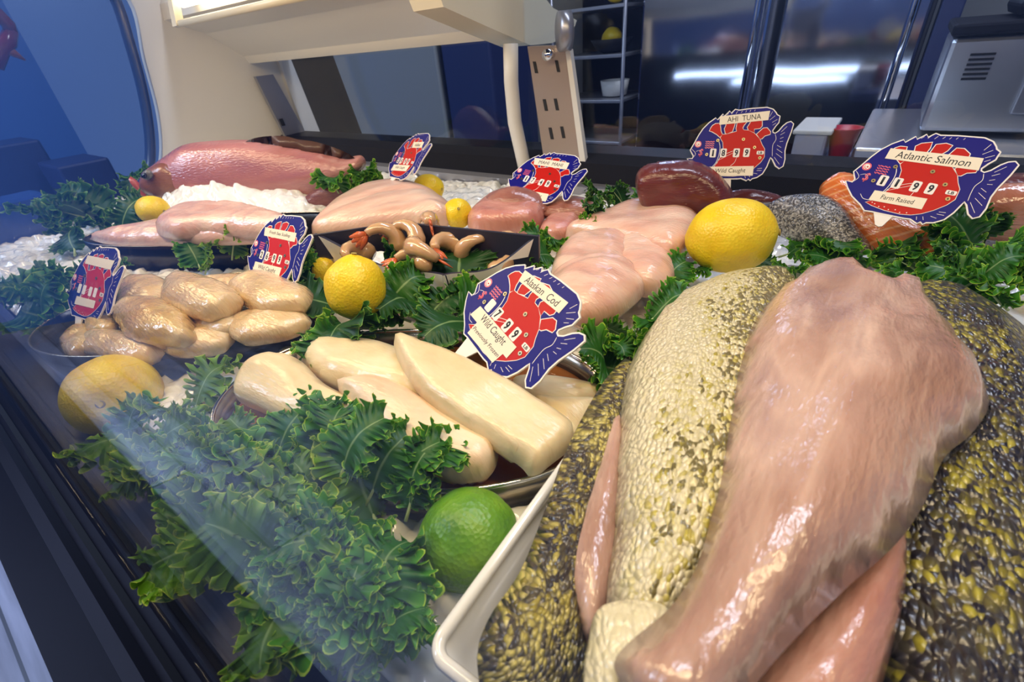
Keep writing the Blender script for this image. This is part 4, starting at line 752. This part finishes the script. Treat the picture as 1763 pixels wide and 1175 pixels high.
kale_bed([(110, 385), (180, 360), (235, 375), (230, 395), (150, 400), (100, 410)], 30, .02, 1.0, ['kaled'], 'kale leaf at the far left beyond the glass reflection', 'kale at the far left', pitch=(5, 40))
kale_bed([(75, 430), (130, 425), (140, 440), (90, 445)], 30, .02, .7, ['kaled'], 'small dark kale leaf on bare ice at the far left', 'small kale on bare ice', pitch=(5, 30))
kale_bed([(335, 462), (380, 435), (425, 420), (430, 445), (380, 468)], 28, .018, .6, ['kaley', 'kale'], 'olive kale leaf left of the scallop sign', 'kale around the scallop sign', pitch=(10, 50))
kale_bed([(530, 500), (540, 440), (560, 430), (560, 490), (545, 520)], 26, .012, .55, ['kale'], 'kale leaf between the scallop sign and the shrimp dish', 'kale around the scallop sign', pitch=(10, 50))
kale_bed([(580, 345), (600, 315), (640, 300), (650, 315), (610, 340)], 24, .03, .75, ['kale'], 'kale leaf between snapper and halibut fillet', 'kale beside the snapper', pitch=(10, 50))
kale_bed([(670, 385), (700, 375), (750, 378), (755, 388), (680, 392)], 26, .035, .6, ['kale'], 'kale leaf behind the back corner of the shrimp dish', 'kale behind the dish', pitch=(10, 50))
kale_bed([(590, 430), (610, 410), (650, 405), (655, 425), (620, 440)], 24, .005, .6, ['kale'], 'kale leaf seen through the left hand hole of the shrimp dish', 'kale seen through the hand hole', pitch=(10, 50)) if False else None
for a in [(225, 335, .03, 40, 30, 0, .9, 'kaled', 'kale leaf under the snapper head')]: kale(*a[:8], a[8], KL)
# ------------------------------------------------------------------ fish-shaped price signs
U = .115 / 1400
OUT = [(-663, -98), (-623, -10), (-577, 104), (-528, 197), (-458, 279), (-377, 344), (-348, 317), (-285, 397), (-261, 369), (-202, 436), (-178, 408), (-131, 459), (-85, 445), (57, 465), (274, 480), (354, 454), (398, 408), (411, 385), (452, 363), (449, 324), (450, 285), (416, 236), (387, 177), (396, 147), (431, 135), (473, 167), (519, 236), (559, 275), (603, 291), (637, 265), (624, 157), (592, 9), (584, -90), (602, -209), (593, -300), (555, -328), (507, -296), (456, -212), (418, -180), (405, -223), (385, -314), (345, -406), (280, -458), (222, -475), (205, -500), (175, -480), (155, -505), (81, -475), (27, -482), (-248, -490), (-292, -490), (-357, -498), (-422, -444), (-547, -371), (-635, -286), (-689, -219), (-621, -222), (-610, -175), (-635, -140)]
RED = [(-261, 121), (-197, 126), (-102, 156), (12, 182), (80, 177), (164, 137), (242, 62), (282, -13), (325, -73), (337, -183), (299, -255), (222, -337), (142, -399), (64, -435), (-28, -452), (-185, -450), (-323, -428), (-390, -409), (-329, -366), (-257, -231), (-221, -132), (-221, -58), (-236, 14), (-279, 75)]
MANE = [[(-428, 207), (-408, 243), (-372, 268), (-312, 273), (-300, 220), (-287, 166), (-261, 121), (-286, 85), (-337, 126), (-402, 161), (-439, 171)],
        [(-225, 250), (-238, 296), (-203, 334), (-119, 362), (-110, 300), (-121, 217), (-133, 161), (-198, 131), (-218, 136), (-240, 200)],
        [(-83, 260), (-75, 345), (0, 372), (60, 360), (45, 300), (10, 250), (-3, 212), (16, 182), (-74, 161), (-85, 207)],
        [(85, 270), (108, 339), (169, 344), (237, 300), (245, 236), (225, 206), (150, 197), (162, 147), (80, 179), (60, 220)],
        [(194, 127), (268, 206), (315, 211), (366, 157), (366, 127), (302, 107), (270, 67), (247, 62)]]
WIN = [(-350, -136), (-210, -133), (-36, -130), (98, -124)]
RIV = [(-309, 39), (-434, -158), (30, 56), (192, -54), (281, -194)]
LINES = [([(432, 127), (452, 58), (425, -12), (428, -92), (440, -172)], 5), ([(-294, 30), (-267, -48), (-266, -161), (-292, -265), (-334, -328)], 7), ([(-66, -97), (-159, -139), (-250, -202), (-279, -286)], 5), ([(-60, -120), (-150, -170), (-270, -240)], 4), ([(-23, -189), (-42, -261), (-94, -313)], 5), ([(-650, -83), (-590, -145), (-617, -208)], 5), ([(-590, -120), (-540, -100), (-500, -130)], 4), ([(-484, -328), (-434, -374), (-373, -375)], 5)]
TS = [[(566, 231), (503, 157)], [(550, 152), (500, 117)], [(542, 88), (503, 68)], [(546, 34), (504, 28)], [(535, -51), (479, -21)], [(560, -120), (482, -71)], [(566, -190), (482, -131)], [(546, -276), (466, -181)], [(353, 428), (326, 359)], [(394, 373), (333, 315)], [(430, 324), (370, 285)], [(419, 275), (381, 246)], [(-234, 388), (-213, 413)], [(-176, 398), (-153, 438)], [(-118, 402), (-99, 437)], [(-52, 417), (-36, 441)], [(6, 421), (16, 446)], [(60, 430), (70, 452)], [(120, 436), (128, 456)], [(274, -342), (331, -335)], [(267, -368), (330, -366)], [(229, -404), (284, -413)], [(120, -440), (135, -475)], [(170, -425), (190, -460)]]
def rsrect(cx, cy, w, h, r=8, n=4):
    o = []
    for sx, sy, a0 in [(1, 1, 0), (-1, 1, PI / 2), (-1, -1, PI), (1, -1, 1.5 * PI)]:
        for i in range(n + 1): t = a0 + PI / 2 * i / n; o.append((cx + sx * (w / 2 - r) + r * math.cos(t), cy + sy * (h / 2 - r) + r * math.sin(t)))
    return o
def circ(cx, cy, r, n=20): return [(cx + r * math.cos(2 * PI * i / n), cy + r * math.sin(2 * PI * i / n)) for i in range(n)]
def stroke(l, w):
    l = [Vector(p) for p in (smooth_loop(l, 4, closed=False) if len(l) > 2 else l)]; a, b = [], []
    for i, p in enumerate(l):
        t = (l[min(i + 1, len(l) - 1)] - l[max(i - 1, 0)]).normalized(); nn = Vector((-t.y, t.x)); k = w / 2 * (.45 if i in (0, len(l) - 1) else 1); a.append(p + nn * k); b.append(p - nn * k)
    return [tuple(q) for q in a + b[::-1]]
def grow(l, d):
    L = np.array(l, float); n = np.roll(L, -1, 0) - np.roll(L, 1, 0); n = np.stack([n[:, 1], -n[:, 0]], 1); n /= np.linalg.norm(n, axis=1)[:, None]
    A = .5 * np.sum(L[:, 0] * np.roll(L[:, 1], -1) - np.roll(L[:, 0], -1) * L[:, 1]); return [tuple(q) for q in L + n * d * np.sign(A)]
def plate(name, loops, z0, z1, mat, T):
    """flat extruded shapes (one mesh) in sign units, heights in mm"""
    v, f = [], []
    for lp in loops:
        V, tri = fill(lp); b = len(v); n = len(V); v += [(x * U, y * U, z1 / 1000) for x, y in V] + [(x * U, y * U, z0 / 1000) for x, y in V]
        f += [tuple(b + i for i in t) for t in tri] + [(b + n + t[2], b + n + t[1], b + n + t[0]) for t in tri]
        m_ = len(lp); ccw = sum(lp[i][0] * lp[(i + 1) % m_][1] - lp[(i + 1) % m_][0] * lp[i][1] for i in range(m_)) > 0
        for i in range(m_):
            j = (i + 1) % m_; q = (b + i, b + n + i, b + n + j, b + j); f.append(q if ccw else q[::-1])
    o = link(name, mesh(name, v, f, False), mat); return o
def text(name, body, cx, cy, w, h, ang, z, mat, shear=0, bold=0.0):
    cu = bpy.data.curves.new('t', 'FONT'); cu.body = body; cu.align_x = 'CENTER'; cu.align_y = 'CENTER'; cu.size = 1; cu.offset = bold; cu.shear = shear; cu.resolution_u = 3
    o = bpy.data.objects.new('t', cu); COL.objects.link(o); bpy.context.view_layer.update(); me = bpy.data.meshes.new_from_object(o); bpy.data.objects.remove(o)
    co_ = np.array([v.co for v in me.vertices]); lo, hi = co_.min(0), co_.max(0); c = (lo + hi) / 2; s = min(w / (hi[0] - lo[0]), h / (hi[1] - lo[1]) * 1.0)
    sy = h / (hi[1] - lo[1]); sx = min(w / (hi[0] - lo[0]), sy * 1.25)
    me.transform(Matrix.Translation((cx * U, cy * U, z / 1000)) @ Matrix.Rotation(ang, 4, 'Z') @ Matrix.Diagonal((sx * U, sy * U, 1, 1)) @ Matrix.Translation((-c[0], -c[1], 0)))
    bm = bmesh.new(); bm.from_mesh(me); g_ = bmesh.ops.extrude_face_region(bm, geom=bm.faces[:]); bmesh.ops.translate(bm, verts=[e for e in g_['geom'] if isinstance(e, bmesh.types.BMVert)], vec=(0, 0, .00008)); bmesh.ops.recalc_face_normals(bm, faces=bm.faces); bm.to_mesh(me); bm.free()
    me.materials.clear(); return link(name, me, mat)
def sub(o, p): o.parent = p; return o
def sign(label, o, Mx, digits, strips, stake=(-120, -700)):
    r = empty('price_sign', o); r.matrix_world = Matrix([list(Mx[i]) + [o[i]] for i in range(3)] + [[0, 0, 0, 1]]); tag(r, label, 'price sign', 'fish-shaped price signs')
    sub(plate('sign_board', [grow(OUT, 13)], -1.6, -.05, M['twhite'], 0), r)
    bl = sub(plate('blue_print', [grow(OUT, -1)], -.05, .08, M['tblue'], 0), r)
    sub(plate('fin_lines', [stroke(l, w) for l, w in LINES[:2] + LINES[5:]] + [stroke(l, 9) for l in TS], .085, .16, M['twhite'], 0), bl)
    sub(plate('body_outline', [grow(RED, 6)] + [grow(q, 9) for q in MANE], .08, .14, M['twhite'], 0), bl)
    rd = sub(plate('red_print', [RED] + MANE, .145, .22, M['tred'], 0), r)
    sub(plate('body_lines', [stroke(l, w) for l, w in LINES[2:5]], .225, .28, M['twhite'], 0), rd)
    sub(plate('belly_dots', [circ(x, y, 6, 8) for x, y in [(-300, -405), (-250, -425), (-200, -415), (-150, -435), (-90, -420), (-40, -438), (20, -425), (-330, -395)]], .225, .28, M['twhite'], 0), rd)
    # painted face: eye, dollar mark, waves
    sub(plate('eye_ring', [circ(-571, -14, 46)], .085, .16, M['tpink'], 0), bl); sub(plate('eye_white', [circ(-571, -14, 32)], .165, .2, M['twhite'], 0), bl); sub(plate('eye_pupil', [circ(-562, -16, 9, 12), stroke([(-590, -4), (-585, -30), (-560, -40)], 6)], .205, .24, M['tred'], 0), bl)
    sub(text('dollar_mark', '$', -518, -135, 62, 110, 0, .09, M['tpink'], .2, .02), bl)
    sub(plate('waves', [stroke([(-470 + 40 * k + dx, 20 - 28 * j + dy) for dx, dy in ((0, 10), (14, -6), (28, 8), (40, -4))], 8) for j in range(4) for k in range(3)], .085, .16, M['tpink'], 0), bl)
    for (x, y), d in zip(WIN, digits):
        w = sub(plate('number_window', [rsrect(x, y, 84, 122, 16)], .09, .32, M['twhite'], 0), r)
        if d: sub(text('digit', d, x, y, 46, 88, 0, .33, M['ink'], 0, .03), w)
    w = sub(plate('unit_window', [rsrect(277, -124, 92, 48, 12)], .09, .32, M['twhite'], 0), r); sub(text('unit_mark', 'LB', 277, -124, 56, 30, 0, .33, M['ink'], 0, .02), w)
    for x, y in RIV:
        q = sub(plate('rivet', [circ(x, y, 21, 16)], .1, .75, M['rivet'], 0), r); sub(plate('rivet_hole', [circ(x, y, 9, 10)], .76, .8, M['slot'], 0), q)
    for k, (poly, txt, fw, fh) in enumerate(strips):
        s_ = sub(plate('paper_strip', [poly], .34 + .12 * k, .42 + .12 * k, M['tstrip'], 0), r)
        P4 = np.array(poly, float) if len(poly) == 4 else np.array([poly[0], poly[2], poly[3], poly[4]] if False else poly[:4], float); c = P4.mean(0); ax = ((P4[1] - P4[0]) + (P4[2] - P4[3])) / 2; ay = ((P4[0] - P4[3]) + (P4[1] - P4[2])) / 2
        if txt: sub(text('lettering', txt, c[0], c[1], np.linalg.norm(ax) * fw, np.linalg.norm(ay) * fh, math.atan2(ax[1], ax[0]), .43 + .12 * k, M['ink'], .0 if txt.isupper() else .12), s_)
    sx, sy = stake
    sub(plate('stake', [[(-300, -440), (-60, -440), (sx + 32, sy + 15), (sx, sy), (sx - 40, sy + 15)]], -1.5, -.2, M['twhite'], 0), r)
    return r
sign('fish-shaped sign reading Atlantic Salmon, Farm Raised, stuck in the orange salmon', (.0399, .5624, .112), [[.9741, .194, -.1159], [-.2086, .5745, -.7915], [-.087, .7952, .6001]], '1199',
     [([(-449, 232), (363, 278), (380, 148), (-448, 110)], 'Atlantic Salmon', .80, .62), ([(-370, -259), (121, -234), (126, -356), (-377, -379)], 'Farm Raised', .62, .42)], (-150, -640))
sign('fish-shaped sign reading Alaskan Cod, Wild Caught, Previously Frozen, in the cod pan', (-.1756, .2262, .0816), [[.8846, .4492, -.1256], [-.413, .6293, -.6583], [-.2166, .6342, .7422]], ['', '7', '9', '9'],
     [([(-329, 319), (277, 387), (283, 271), (-299, 211)], 'Alaskan  Cod', .78, .62), ([(-326, -320), (155, -290), (135, -440), (-326, -468)], 'Previously Frozen', .94, .36), ([(-435, -212), (209, -184), (214, -315), (-459, -339)], 'Wild Caught', .62, .74)], (-230, -760))
sign('fish-shaped sign reading AHI TUNA, Wild Caught, behind the dark tuna loin', (-.135, .6274, .1199), [[.9431, -.1131, .3126], [.3305, .4204, -.845], [-.0359, .9003, .4339]], '1899',
     [([(-326, 369), (319, 438), (314, 315), (-319, 253)], 'AHI  TUNA', .68, .60), ([(-400, -330), (220, -307), (225, -440), (-380, -462)], 'Wild Caught', .66, .58)], (-60, -760))
sign('fish-shaped sign reading MAHI MAHI, Wild Caught, stuck in the pink fish block', (-.3577, .5491, .0844), [[.9921, .1195, .0383], [-.0704, .7829, -.6182], [-.1038, .6106, .7851]], '1749',
     [([(-429, 283), (261, 334), (273, 205), (-371, 154)], 'MAHI  MAHI', .70, .48), ([(-393, -350), (229, -300), (251, -444), (-374, -480)], 'Wild Caught', .64, .58)], (-170, -640))
sign('fish-shaped sign reading Halibut, Wild Caught, turned sideways on the grooved pale fillet', (-.5922, .519, .1059), [[.9501, .189, -.2481], [-.3091, .6768, -.6682], [.0417, .7115, .7014]], '2499',
     [([(-97, 277), (317, 309), (325, 186), (-53, 158)], 'Halibut', .55, .5), ([(-431, -243), (247, -188), (217, -316), (-439, -371)], 'Wild Caught', .62, .5)], (-180, -640))
sign('fish-shaped sign reading Fresh Sea Scallop, Wild Caught, at the back rim of the scallop pan', (-.4961, .2259, .078), [[.9999, .0069, -.0084], [-.0109, .6238, -.7815], [-.0001, .7816, .6238]], '2699',
     [([(-464, 236), (300, 269), (314, 151), (-429, 121)], 'Fresh Sea Scallop', .82, .45), ([(-448, -252), (207, -217), (201, -359), (-452, -376)], 'Wild Caught', .66, .56)])
sign('dim fish-shaped sign left of the scallop heap, its strips unreadable behind the glass', (-.6308, .0896, .07), [[.9937, -.0832, .0753], [.1111, .6363, -.7634], [.0156, .7669, .6415]], ['', '', '', ''],
     [([(-381, 314), (371, 330), (330, 208), (-393, 199)], '', 1, 1), ([(-359, -240), (179, -221), (181, -320), (-365, -350)], '', 1, 1)])
sign('fish-shaped sign cut off by the right edge of the frame, only its nose showing', (.199, .60, .112), [[.9741, .194, -.1159], [-.2086, .5745, -.7915], [-.087, .7952, .6001]], ['', '', '', ''], [([(-449, 232), (363, 278), (380, 148), (-448, 110)], '', 1, 1)], (-150, -640))
